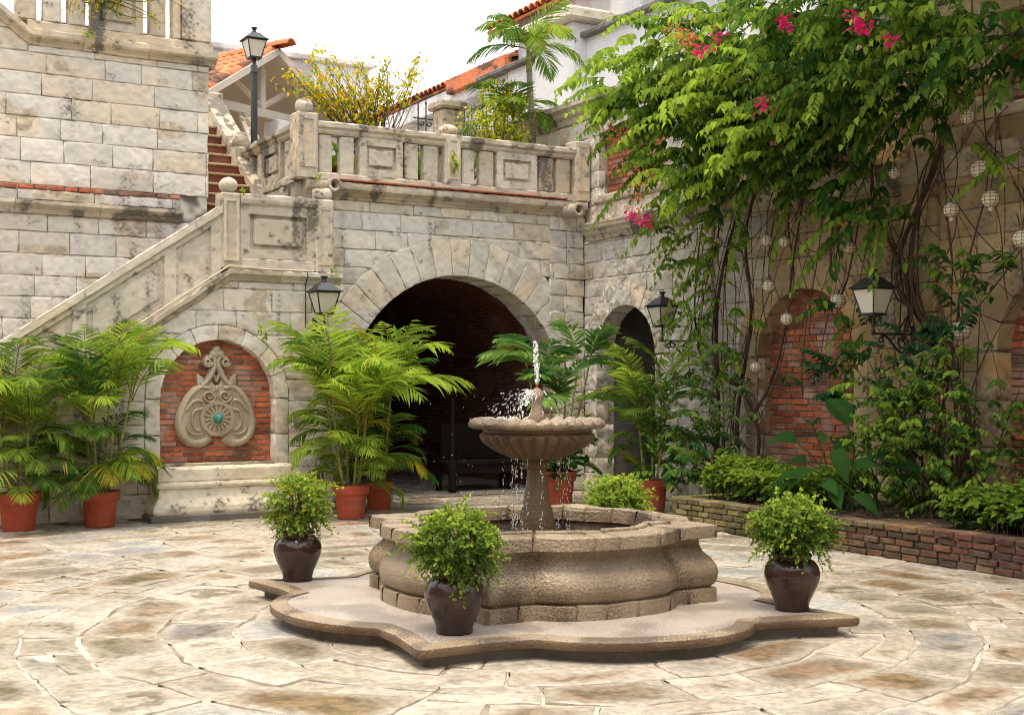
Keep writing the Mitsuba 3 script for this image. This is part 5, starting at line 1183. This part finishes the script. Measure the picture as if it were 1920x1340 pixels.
# ---------------------------------------------------------------- clipped bushes in the jars
for i, ((x, y), _) in enumerate(jars):
    rng = np.random.default_rng(300+i)
    t = thing('jar_bush', ['airy small-leaved bush in the far left jar, stems showing', 'dense small-leaved bush in the front jar', 'dense small-leaved bush in the right jar', 'pale green bush peeping over the basin rim behind the fountain'][i], 'bush', 'small-leaved bushes in the glazed jars')
    c = np.array([x, y, .13 + .535 + (.04 if i == 0 else .0)]); R = [.205, .215, .22, .215][i]
    st_ = []; bits = []
    for k in range(46):
        d = unit(rng.normal(0, 1, 3) + [0, 0, .25]); tip = c + d*R*np.array([1, 1, .82])*rng.uniform(.75, 1.08); b = np.array([x, y, .45]) + rng.normal(0, .03, 3)*[1, 1, 0]
        m = (b + tip)/2 + [0, 0, .05] + rng.normal(0, .03, 3); pts = spline([b, m, tip], 9); st_.append(tube(pts, np.linspace(.006, .0015, 9), 4))
    for k in range(560 if i else 420):          # little twigs with leaves through the ball
        d = unit(rng.normal(0, 1, 3)); rr_ = R*rng.uniform(.25, .95)**.5; rr_ = rr_*(.74 + .5*meshkit.noise(d*1.7 + 5*i + 3)); p = c + d*rr_*np.array([[1.0, 1.0, .98], [1.1, 1.1, .82], [1.08, 1.08, .84], [1.1, 1.1, .8]][i])
        g = unit(d + rng.normal(0, .5, 3) + [0, 0, .25]); ln = rng.uniform(.05, .10) if rng.random() > .14 else rng.uniform(.12, .20)
        n = int(5 + ln*70); s = np.linspace(0, 1, n); P = p + g*ln*s[:, None] + np.c_[np.zeros(n), np.zeros(n), -.4*ln*s*s]
        D = rng.normal(0, 1, (n, 3)) + g*.6 + d*.4; U = np.tile([0, 0, 1.], (n, 1)) + d*.6 + rng.normal(0, .3, (n, 3))
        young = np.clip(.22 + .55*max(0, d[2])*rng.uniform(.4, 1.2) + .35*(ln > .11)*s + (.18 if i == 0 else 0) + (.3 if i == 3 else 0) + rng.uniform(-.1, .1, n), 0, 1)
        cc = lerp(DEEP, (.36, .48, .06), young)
        if i == 0: cc[rng.random(n) < .06] = (.30, .22, .03)
        bits.append(scatter(SMALL, P, D, U, rng.uniform(.020, .034, n), cc)); bits.append(twig(P[::2] if n > 3 else P, .0014, (.10, .10, .03)))
    piece(t, 'stem', cat(st_), 'bark', (.5, .5)); leafy(t, 'foliage', bits)

# ---------------------------------------------------------------- climbing vine over the right-hand wall
vt = thing('climbing_vine', 'huge flowering vine spilling over the right-hand wall and hanging down in sprays', 'vine')
rng = np.random.default_rng(500)
S_ = [[(12.92, 0.37), (12.76, 1.33), (12.82, 2.42), (12.66, 3.22), (12.35, 3.85), (12.05, 4.66)], [(12.25, 0.41), (12.3, 1.73), (12.13, 2.65), (12.25, 3.44), (12.0, 4.14), (11.86, 4.95)], [(12.2, 1.14), (11.76, 1.6), (11.48, 2.36), (11.41, 2.98), (11.26, 3.59), (11.12, 4.32)],
      [(12.82, 0.38), (12.05, 0.62), (12.25, 1.47), (12.98, 1.81), (13.2, 2.71), (13.08, 3.67)], [(9.03, 0.62), (9.0, 1.6), (9.17, 1.93), (9.45, 2.27), (9.74, 2.62), (9.67, 3.18), (9.31, 3.81), (9.17, 4.45), (9.24, 5.12)], [(9.74, 2.06), (9.71, 2.74), (9.97, 3.33), (10.13, 3.87), (9.82, 4.57)],
      [(9.24, 2.04), (9.52, 2.5), (9.56, 3.17), (9.38, 3.77), (9.1, 4.27)], [(8.97, 2.14), (8.77, 3.04), (8.64, 3.66), (8.7, 4.36), (8.45, 5.04)], [(11.81, 3.14), (11.67, 3.77), (11.57, 4.27)], [(11.48, 3.18), (11.39, 3.8), (11.12, 4.2)], [(10.78, 2.81), (10.69, 3.41), (10.53, 3.87), (10.13, 4.4)], [(10.61, 2.56), (10.44, 3.08), (10.36, 3.55)]]
for i, s in enumerate(S_):
    thick = [.030, .028, .020, .022, .034, .024, .028, .012, .010, .012, .015, .014][i]
    for k in range(4 if thick > .02 else 2 if thick > .013 else 1):
        pts = [(10.46 - .10*rng.random(), y + rng.normal(0, .075 if k else .0), z) for y, z in s]
        r = thick*(1 if k == 0 else rng.uniform(.25, .5)); w = spline(pts, 30); w += (meshkit.noise(w*5 + 9*k)[:, None] - .5)*.07
        piece(vt, 'stem', tube(w, np.linspace(r, r*.45, 30), 7), 'bark', (rng.uniform(), .3), True)
for k in range(46):      # thin bare strands
    y = rng.uniform(8.2, 13.2); z = rng.uniform(3.2, 4.6); L = rng.uniform(.8, 2.4); a = rng.normal(0, .35)
    w = spline([(10.42 - .12*rng.random(), y + a*q + rng.normal(0, .07), z - L*q) for q in (0, .3, .6, 1)], 16)
    piece(vt, 'strand', tube(w, rng.uniform(.004, .009), 4), 'bark', (rng.uniform(), .3))
def spray(p, d, L, n, ll, rng, droop=.9, tone=.4, tm=OVATE, c0=DEEP, c1=LIME, wid=1.0, pend=.55):
    m = 9; s = np.linspace(0, 1, m); q = np.array(p) + np.array(d)*L*s[:, None]; q[:, 2] -= droop*L*.5*s**2
    bits = [twig(q, np.linspace(.005, .0015, m), (.07, .06, .025))]
    t = np.linspace(.06, 1.0, n); P = np.stack([np.interp(t, s, q[:, k]) for k in range(3)], 1)
    tg = unit(np.gradient(P, axis=0)); side = unit(np.cross(tg, [0, 0, 1.]) + 1e-6); sg_ = np.where(np.arange(n) % 2 == 0, 1., -1.)[:, None]
    D = tg*rng.uniform(.2, .7, (n, 1)) + side*sg_*rng.uniform(.5, 1.0, (n, 1)); D = unit(D); D[:, 2] -= rng.uniform(pend*.6, pend*1.5, n)
    U = np.tile([0, 0, 1.], (n, 1)) + rng.normal(0, .25, (n, 3)) + np.array([-.35, -.2, 0])
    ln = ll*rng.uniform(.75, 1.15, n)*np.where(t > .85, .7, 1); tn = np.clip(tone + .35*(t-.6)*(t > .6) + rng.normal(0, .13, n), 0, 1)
    S = np.c_[ln, ln*wid, ln]
    bits.append(scatter(tm, P, D, U, S, lerp(c0, c1, tn)))
    return bits
def sample_poly(poly, n, rng):
    g = sg.Polygon(poly); x0, y0, x1, y1 = g.bounds; out = []
    while len(out) < n:
        p = rng.uniform((x0, y0), (x1, y1))
        if shapely.contains_xy(g, p[0], p[1]): out.append(p)
    return out
PA = [(14.3, 5.4), (13.7, 5.9), (13.0, 6.0), (12.52, 6.19), (10.8, 5.88), (10.14, 5.36), (10.14, 4.28), (10.8, 3.92), (11.52, 4.02), (12.41, 3.69), (12.7, 4.22), (13.2, 4.45), (13.8, 4.95)]
PB = [(10.58, 5.79), (7.55, 5.0), (7.55, 4.3), (8.26, 4.44), (8.91, 4.36), (9.93, 4.32)]
PC = [(13.15, 5.53), (9.2, 4.88), (9.13, 4.1), (10.01, 3.74), (10.65, 3.54), (12.11, 4.01)]
PD = [(10.61, 3.6), (10.12, 3.66), (9.23, 3.5), (9.37, 3.25), (10.12, 3.2)]
PE = [(13.84, 3.67), (13.15, 4.01), (12.11, 3.68), (11.91, 2.24), (12.31, 1.34), (13.15, 1.46), (13.38, 2.72)]
PF = [(13.4, 1.46), (12.58, 2.0), (11.68, 1.85), (11.59, 1.35), (11.87, 0.45), (13.23, 0.36)]
PG = [(11.06, 1.72), (10.3, 1.95), (9.47, 2.15), (8.58, 2.44), (8.27, 2.21), (9.04, 1.38), (9.91, 1.14), (11.06, 1.29)]
PH = [(9.43, 1.6), (8.47, 2.01), (8.04, 1.7), (7.69, 1.07), (7.86, 0.43), (9.0, 0.28), (9.43, 0.9)]
PI = [(10.65, 2.56), (10.24, 2.54), (10.01, 2.06), (9.63, 1.94), (9.93, 1.6), (10.4, 1.84)]
PJ = [(9.18, 2.9), (8.15, 2.76), (8.15, 2.31), (8.91, 2.29)]
def patch(poly, n, x0, x1, L, ll, tone, part=True, rng=rng, droop=.9, out=.8, nl=(13, 20), c0=DEEP, c1=LIME, tm=OVATE, wid=1.0, lift=.15, pend=.55, holder=None, name='spray'):
    mass = []
    for y, z in sample_poly(poly, n, rng):
        u = rng.random(); x = x0 + (x1-x0)*u; a = rng.normal(0, .75)
        d = unit(np.array([-out*rng.uniform(.5, 1.2), -out*.7*a + rng.normal(.0, .3), lift + rng.normal(0, .25)]))
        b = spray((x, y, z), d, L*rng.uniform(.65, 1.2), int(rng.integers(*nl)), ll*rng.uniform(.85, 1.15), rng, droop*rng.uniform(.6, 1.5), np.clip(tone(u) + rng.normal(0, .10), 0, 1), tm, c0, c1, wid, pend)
        if part: leafy(holder or vt, name, b)
        else: mass += b
    return mass
patch(PA, 150, 9.05, 10.2, .60, .135, lambda u: .76 - .36*u)  # tone drops with depth: outer leaves coloured as lit, inner as shaded
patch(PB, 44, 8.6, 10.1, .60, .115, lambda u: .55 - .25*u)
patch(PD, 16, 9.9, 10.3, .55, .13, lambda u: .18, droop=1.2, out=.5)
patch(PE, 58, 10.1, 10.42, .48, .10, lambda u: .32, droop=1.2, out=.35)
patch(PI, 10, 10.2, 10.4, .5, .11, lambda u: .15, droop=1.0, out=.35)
mass = patch(PC, 120, 10.0, 10.5, .6, .125, lambda u: .06, part=False, out=.35, droop=1.1)  # inner leaves coloured darker to imitate shade deep in the crown
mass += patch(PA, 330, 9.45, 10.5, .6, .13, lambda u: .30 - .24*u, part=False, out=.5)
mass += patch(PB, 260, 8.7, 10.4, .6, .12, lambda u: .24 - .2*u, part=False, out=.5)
OV = [(9.6, 6.1), (7.5, 5.7), (4.5, 5.3), (2.0, 5.4), (2.0, 7.4), (9.6, 7.4)]      # unseen crown added above and beside the frame to shade the wall
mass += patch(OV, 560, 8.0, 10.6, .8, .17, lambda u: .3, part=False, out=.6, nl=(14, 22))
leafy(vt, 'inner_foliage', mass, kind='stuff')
for (y, z, x, d, L) in [(8.15, 5.0, 9.0, (-.6, .2, -.2), .6), (7.9, 3.75, 10.0, (-.4, .5, -.2), .6), (13.9, 4.35, 9.9, (-.5, .5, -.5), .7), (13.2, 3.95, 10.0, (-.3, .6, -.35), .8), (12.6, 3.75, 10.1, (-.3, .8, -.3), .9), (12.5, 3.3, 10.2, (-.3, .8, -.45), .8), (13.9, 5.2, 9.7, (-.5, .6, -.1), .6), (14.2, 5.6, 9.6, (-.4, .9, .1), .6), (13.0, 6.1, 9.6, (-.4, .6, .5), .8), (11.5, 6.3, 9.4, (-.5, .3, .6), .9),
                        (8.35, 3.9, 9.9, (-.3, -.6, -.25), .75), (9.9, 3.5, 10.0, (-.6, .5, -.3), .8), (10.2, 3.3, 10.0, (-.5, .5, -.6), .7), (9.6, 3.3, 10.0, (-.5, -.3, -.6), .7), (8.0, 4.75, 9.4, (-.5, -.4, .2), .8), (11.0, 4.0, 10.1, (-.3, .2, -.9), .8), (11.9, 3.9, 10.1, (-.3, .1, -1), .8)]:
    leafy(vt, 'spray', spray((x, y, z), unit(np.array(d)), L, 20, .12, rng, .7, .4))
def blossoms(poslist, spread, n, c0, c1, size, name, lab):
    for y, z, x in poslist:
        k = int(n*rng.uniform(.7, 1.3)); P = np.array([x, y, z]) + rng.normal(0, spread, (k, 3))
        leafy(vt, name, [scatter(SMALL, P, rng.normal(0, 1, (k, 3)), rng.normal(0, 1, (k, 3)) + [0, 0, .5], rng.uniform(.8, 1.2, k)*size, lerp(c0, c1, rng.random(k)))], 'petal', label=lab)
blossoms([(8.44, 4.85, 8.5), (8.52, 4.9, 8.5), (8.38, 4.81, 8.5), (8.06, 4.62, 8.5), (10.45, 5.23, 8.5), (10.63, 5.12, 8.5), (10.76, 5.12, 8.5), (9.48, 5.12, 8.5), (9.4, 5.06, 8.5), (9.74, 4.36, 8.5), (12.8, 3.61, 9.2), (12.63, 3.56, 9.2), (12.97, 3.68, 9.2)], .04, 18, (.70, .015, .12), (.85, .03, .26), .055, 'pink_blossom', 'magenta blossom cluster')
blossoms([(11.33, 5.48, 8.8), (11.48, 5.48, 8.8), (11.24, 5.37, 8.8), (11.6, 5.56, 8.8), (13.35, 4.82, 9.1), (13.23, 4.7, 9.1), (12.88, 4.22, 9.1), (13.23, 4.47, 9.1), (12.71, 3.9, 9.1), (12.77, 3.78, 9.1), (13.0, 4.7, 9.1), (12.66, 4.12, 9.1)], .06, 26, (.75, .08, .05), (.80, .25, .16), .032, 'coral_blossom', 'coral blossom cluster')

# ---------------------------------------------------------------- planting in the brick planter
def shrub(label, polyg, n, x0, x1, L, ll, tone, seed, tm=LANCE, wid=1.6, c0=DEEP, c1=LIME, stems=6, base=None, nl=(9, 15), lift=.5, out=.5, pend=.5, cat_='shrub', group='leafy shrubs in the brick planter', key='planter_shrub'):
    r = np.random.default_rng(seed); t = thing(key, label, cat_, group); g = sg.Polygon(polyg).centroid
    st_ = []
    for k in range(stems):
        (y, z), = sample_poly(polyg, 1, r); x = r.uniform(x0, x1)
        by = g.x + r.normal(0, .15) if base is None else base + r.normal(0, .12)
        st_.append(tube(spline([(min(10.4, x+.15), by, .28), ((x+10.2)/2, (by+y)/2 + r.normal(0, .1), .3 + (z-.3)*.55), (x, y, z)], 12), np.linspace(.014, .004, 12), 5))
    piece(t, 'stem', cat(st_), 'bark', (.5, .3))
    b = patch(polyg, n, x0, x1, L, ll, tone, False, r, .6, out, nl, c0, c1, tm, wid, lift, pend)
    leafy(t, 'foliage', b); return t
shrub('pale small-leaved climber massed low at the foot of the first stems', PF, 62, 9.75, 10.3, .34, .085, lambda u: .34, 601, OVATE, .9, stems=5, c0=(.05, .10, .035), c1=(.26, .36, .12))
shrub('round-leaved shrub spreading across the first blind brick arch', PG, 44, 9.9, 10.35, .42, .105, lambda u: .12, 602, OVATE, 1.15, stems=8, base=9.3, c0=(.022, .075, .028), c1=(.13, .24, .06))
shrub('slender-leaved shrub with yellow-green tips right of the lantern', PH, 170, 9.3, 10.25, .34, .082, lambda u: .34 - .26*u, 603, LANCE, 2.0, stems=9, base=8.7)
shrub('long-leaved climber arching left of the last brick arch', PJ, 16, 10.1, 10.35, .42, .13, lambda u: .15, 604, LANCE, 1.7, stems=4, base=9.0)
shrub('tall dark shrub behind the broad-leaved plants', [(10.0, .4), (8.7, .3), (8.6, 1.3), (9.3, 1.9), (9.9, 1.4)], 100, 9.8, 10.4, .34, .085, lambda u: .10, 605, LANCE, 2.0, stems=6)
shrub('leafy shrub at the far end of the brick planter', [(13.0, .35), (11.9, .35), (11.7, .9), (12.4, 1.1), (13.0, .9)], 36, 9.3, 10.2, .36, .12, lambda u: .08, 606, LANCE, 2.0, stems=5)
def hedge(label, y0, y1, x0, x1, z1, n, seed, tone, ll):
    r = np.random.default_rng(seed); t = thing('low_hedge', label, 'hedge', 'low bright hedges along the brick planter')
    bits = []; st_ = []
    for k in range(n):
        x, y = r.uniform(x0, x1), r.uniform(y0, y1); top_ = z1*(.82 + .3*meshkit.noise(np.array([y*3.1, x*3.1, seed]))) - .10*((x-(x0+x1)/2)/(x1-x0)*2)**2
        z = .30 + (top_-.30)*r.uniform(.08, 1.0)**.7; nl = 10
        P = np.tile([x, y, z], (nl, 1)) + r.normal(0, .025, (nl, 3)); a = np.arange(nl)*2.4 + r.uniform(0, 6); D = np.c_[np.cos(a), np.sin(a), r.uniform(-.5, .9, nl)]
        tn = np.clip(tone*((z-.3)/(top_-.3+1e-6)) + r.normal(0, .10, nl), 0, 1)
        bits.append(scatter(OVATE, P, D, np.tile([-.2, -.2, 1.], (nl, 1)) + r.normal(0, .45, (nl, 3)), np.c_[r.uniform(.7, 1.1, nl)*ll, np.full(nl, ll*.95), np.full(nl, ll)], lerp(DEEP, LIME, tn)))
        if k % 4 == 0: st_.append(tube([(x, y, .25), (x, y, z)], .004, 4))
    piece(t, 'stem', cat(st_), 'bark', (.5, .3)); leafy(t, 'foliage', bits)
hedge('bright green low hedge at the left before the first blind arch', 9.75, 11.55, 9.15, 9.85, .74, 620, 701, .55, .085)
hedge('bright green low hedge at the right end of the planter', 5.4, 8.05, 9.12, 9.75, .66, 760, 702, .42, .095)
t = thing('broad_leaved_plant', 'clump of large paddle-shaped leaves in the middle of the planter', 'plant')
r = np.random.default_rng(800)
for y, z, x, az, ln, up in [(10.17, .98, 9.35, 2.2, .42, .25), (10.0, 1.16, 9.4, -2.5, .40, .5), (9.55, 1.18, 9.45, 1.6, .52, 1.4), (9.43, .96, 9.15, -1.9, .40, -.9), (9.77, .72, 9.2, 2.4, .42, -.4), (9.11, .87, 9.3, -1.0, .36, .1), (9.4, .56, 9.1, -2.2, .34, -.2), (10.1, .6, 9.2, 2.6, .36, -.6), (9.18, .5, 9.15, -1.2, .33, -.3), (8.9, .78, 9.4, -1.1, .34, .2), (9.77, .42, 9.12, 2.9, .34, .0),
                            (9.5, .6, 9.05, -2.0, .34, .1), (9.9, .62, 9.15, 2.2, .32, .3), (9.25, .75, 9.2, -1.4, .36, .5), (9.65, 1.05, 9.3, -2.6, .36, .3), (9.3, 1.0, 9.7, 0.6, .36, .6), (9.7, .95, 9.7, 2.0, .36, .4), (9.0, .62, 9.5, -.6, .34, .3), (10.3, .75, 9.6, 1.9, .34, .2), (9.9, .85, 9.75, 1.2, .34, .8)]:
    D = np.array([[math.cos(az)*.9, math.sin(az), up]]); tn = r.uniform(.0, .28)
    st0 = np.array([9.55 + r.normal(0, .1), 9.6 + r.normal(0, .2), .28])
    leafy(t, 'leaf', [scatter(BROAD, [(x, y, z)], D, [[-.5, -.4, .9]], [[ln*.85, ln*.72, ln*1.1]], lerp((.025, .085, .025), (.13, .25, .045), [tn])), twig(spline([st0, (st0 + [x, y, z])/2 + [0, 0, .08], (x, y, z)], 8), .008, (.08, .14, .03), 5)])
# fallen leaves on the planter soil
k = 60; P = np.c_[r.uniform(9.1, 9.6, k), r.uniform(6, 11.6, k), np.full(k, .325)]
leafy(None, 'fallen_leaves', [scatter(OVATE, P, np.c_[r.normal(0, 1, (k, 2)), np.zeros(k)], np.tile([0, 0, 1.], (k, 1)), r.uniform(.04, .08, k), lerp((.30, .15, .04), (.45, .32, .06), r.random(k)))])
labels['fallen_leaves'] = {'label': 'dry yellow-brown leaves scattered on the planter soil', 'category': 'leaves', 'kind': 'stuff'}
t = thing('shaded_pot_plant', 'glossy dark leaves filling the red pot behind the fountain column', 'plant')
P = np.array([8.9, 14.2, .62]) + r.normal(0, .17, (160, 3))*[1, 1, 1.1]
leafy(t, 'foliage', [scatter(OVATE, P, r.normal(0, 1, (160, 3)) + [-.3, -.4, -.2], np.tile([-.3, -.4, 1.], (160, 1)), r.uniform(.10, .16, 160), lerp((.02, .06, .02), MID, r.random(160)))])

# ---------------------------------------------------------------- terrace and tower plants
def airy(key, label, base, zone, n, ll, seed, c0, c1, Y, brown, wid=1.0, lf=(5, 9)):
    r = np.random.default_rng(seed); t = thing(key, label, 'shrub'); tw = []; bits = []
    for k in range(n):
        (x, z), = sample_poly(zone, 1, r); y = Y + r.normal(0, .22); b = np.array(base) + r.normal(0, .10, 3)*[1, 1, .3]; e = np.array([x, y, z])
        m = b + (e-b)*.5 + r.normal(0, .09, 3) + [0, 0, .08]; w = spline([b, m, e], 12); tw.append(tube(w, np.linspace(.009, .0022, 12), 4))
        nl = int(r.integers(*lf))*2; s = r.uniform(.55, 1.0, nl); P = np.stack([np.interp(s, np.linspace(0, 1, 12), w[:, q]) for q in range(3)], 1) + r.normal(0, .03, (nl, 3))
        bits.append(scatter(OVATE, P, r.normal(0, 1, (nl, 3)) + [0, 0, -.3], np.tile([0, -.3, 1.], (nl, 1)) + r.normal(0, .4, (nl, 3)), np.c_[r.uniform(.7, 1.2, nl)*ll, np.full(nl, ll*wid), np.full(nl, ll)], lerp(c0, c1, r.random(nl)**1.2)))
    if brown: piece(t, 'twigs', cat(tw), 'bark', (.8, .3))
    else: bits.append((np.array(cat(tw).vertices), np.array(cat(tw).faces), np.tile([.20, .20, .04], (len(cat(tw).vertices), 1))))
    leafy(t, 'foliage', bits); return t
airy('yellow_shrub', 'sparse twiggy shrub with yellow leaves rising over the left balustrade', (7.75, 17.6, 4.9), [(6.19, 6.03), (6.76, 6.6), (7.34, 6.41), (7.77, 6.54), (8.56, 6.81), (8.65, 6.41), (8.16, 5.95), (7.68, 5.58), (7.09, 5.67), (6.43, 5.91)], 120, .078, 901, (.22, .36, .03), (.85, .52, .02), 17.6, True, lf=(5, 10))
airy('lime_shrub', 'yellow-green bushy shrub left of the slim palm on the terrace', (9.75, 17.2, 4.6), [(9.0, 5.4), (9.18, 6.13), (9.74, 6.5), (10.22, 5.93), (10.32, 5.33), (9.36, 5.2)], 90, .075, 902, (.22, .36, .03), (.70, .58, .03), 17.2, False)
airy('grey_leaf_shrub', 'small grey-green shrub beside the mossy garden pillar', (8.95, 17.0, 4.6), [(8.75, 5.1), (9.2, 5.1), (9.2, 5.75), (8.85, 5.7)], 30, .05, 903, (.06, .13, .05), (.25, .32, .16), 17.0, True)
airy('trailing_plant', 'yellow flowering plant trailing over the tower balustrade', (3.6, 16.28, 6.35), [(2.9, 6.25), (3.3, 5.80), (3.5, 6.05), (3.9, 6.2), (4.15, 5.95), (4.4, 6.25), (4.75, 6.4), (4.7, 6.55), (3.0, 6.5)], 44, .05, 904, (.16, .26, .03), (.70, .42, .02), 16.16, False, lf=(3, 5))
r = np.random.default_rng(950)
for i, (x, y) in enumerate([(6.62, 16.72), (6.92, 16.75), (7.87, 16.75), (8.5, 16.75), (8.79, 16.75), (10.08, 16.75), (7.3, 17.0), (8.1, 17.1)]):
    t = thing('terrace_plant', 'strap-leaved green plant seen between the terrace balusters, number %s counted from the left' % ['one', 'two', 'four', 'six', 'seven', 'eight', 'three', 'five'][i], 'plant', 'potted plants behind the terrace balusters')
    k = 26; a = r.uniform(0, 6.28, k); el = r.uniform(.5, 1.4, k); D = np.c_[np.cos(a)*np.cos(el), np.sin(a)*np.cos(el), np.sin(el)]; ln = r.uniform(.25, .55, k)
    leafy(t, 'foliage', [scatter(STRAP, np.tile([x, y, 4.55], (k, 1)), D, np.tile([0, 0, 1.], (k, 1)) + r.normal(0, .2, (k, 3)), np.c_[ln, np.full(k, .055), ln], lerp(MID, (.46, .50, .05), r.random(k)))])
# small tufts of moss and fern on ledges
tf_ = []
for (x, y, z, s) in [(5.15, 15.05, 2.25, .05), (5.22, 15.05, 2.20, .05), (4.02, 15.05, 2.12, .06), (6.1, 15.06, 3.02, .05), (3.35, 16.15, 5.90, .06), (8.33, 16.05, 4.75, .08), (8.36, 16.05, 4.66, .06), (6.28, 16.02, 4.36, .04), (4.95, 15.1, 3.95, .04)]:
    k = 14; P = np.array([x, y, z]) + r.normal(0, s*.4, (k, 3)); tf_.append(scatter(LANCE, P, r.normal(0, 1, (k, 3)) + [0, -.5, .1], np.tile([0, -.5, 1.], (k, 1)), np.c_[np.full(k, s*1.3), np.full(k, s*2), np.full(k, s)], lerp((.12, .2, .02), (.36, .44, .03), r.random(k))))
leafy(None, 'wall_ferns', tf_); labels['wall_ferns'] = {'label': 'tiny bright ferns and moss tufts on the stone ledges', 'category': 'fern', 'kind': 'stuff'}
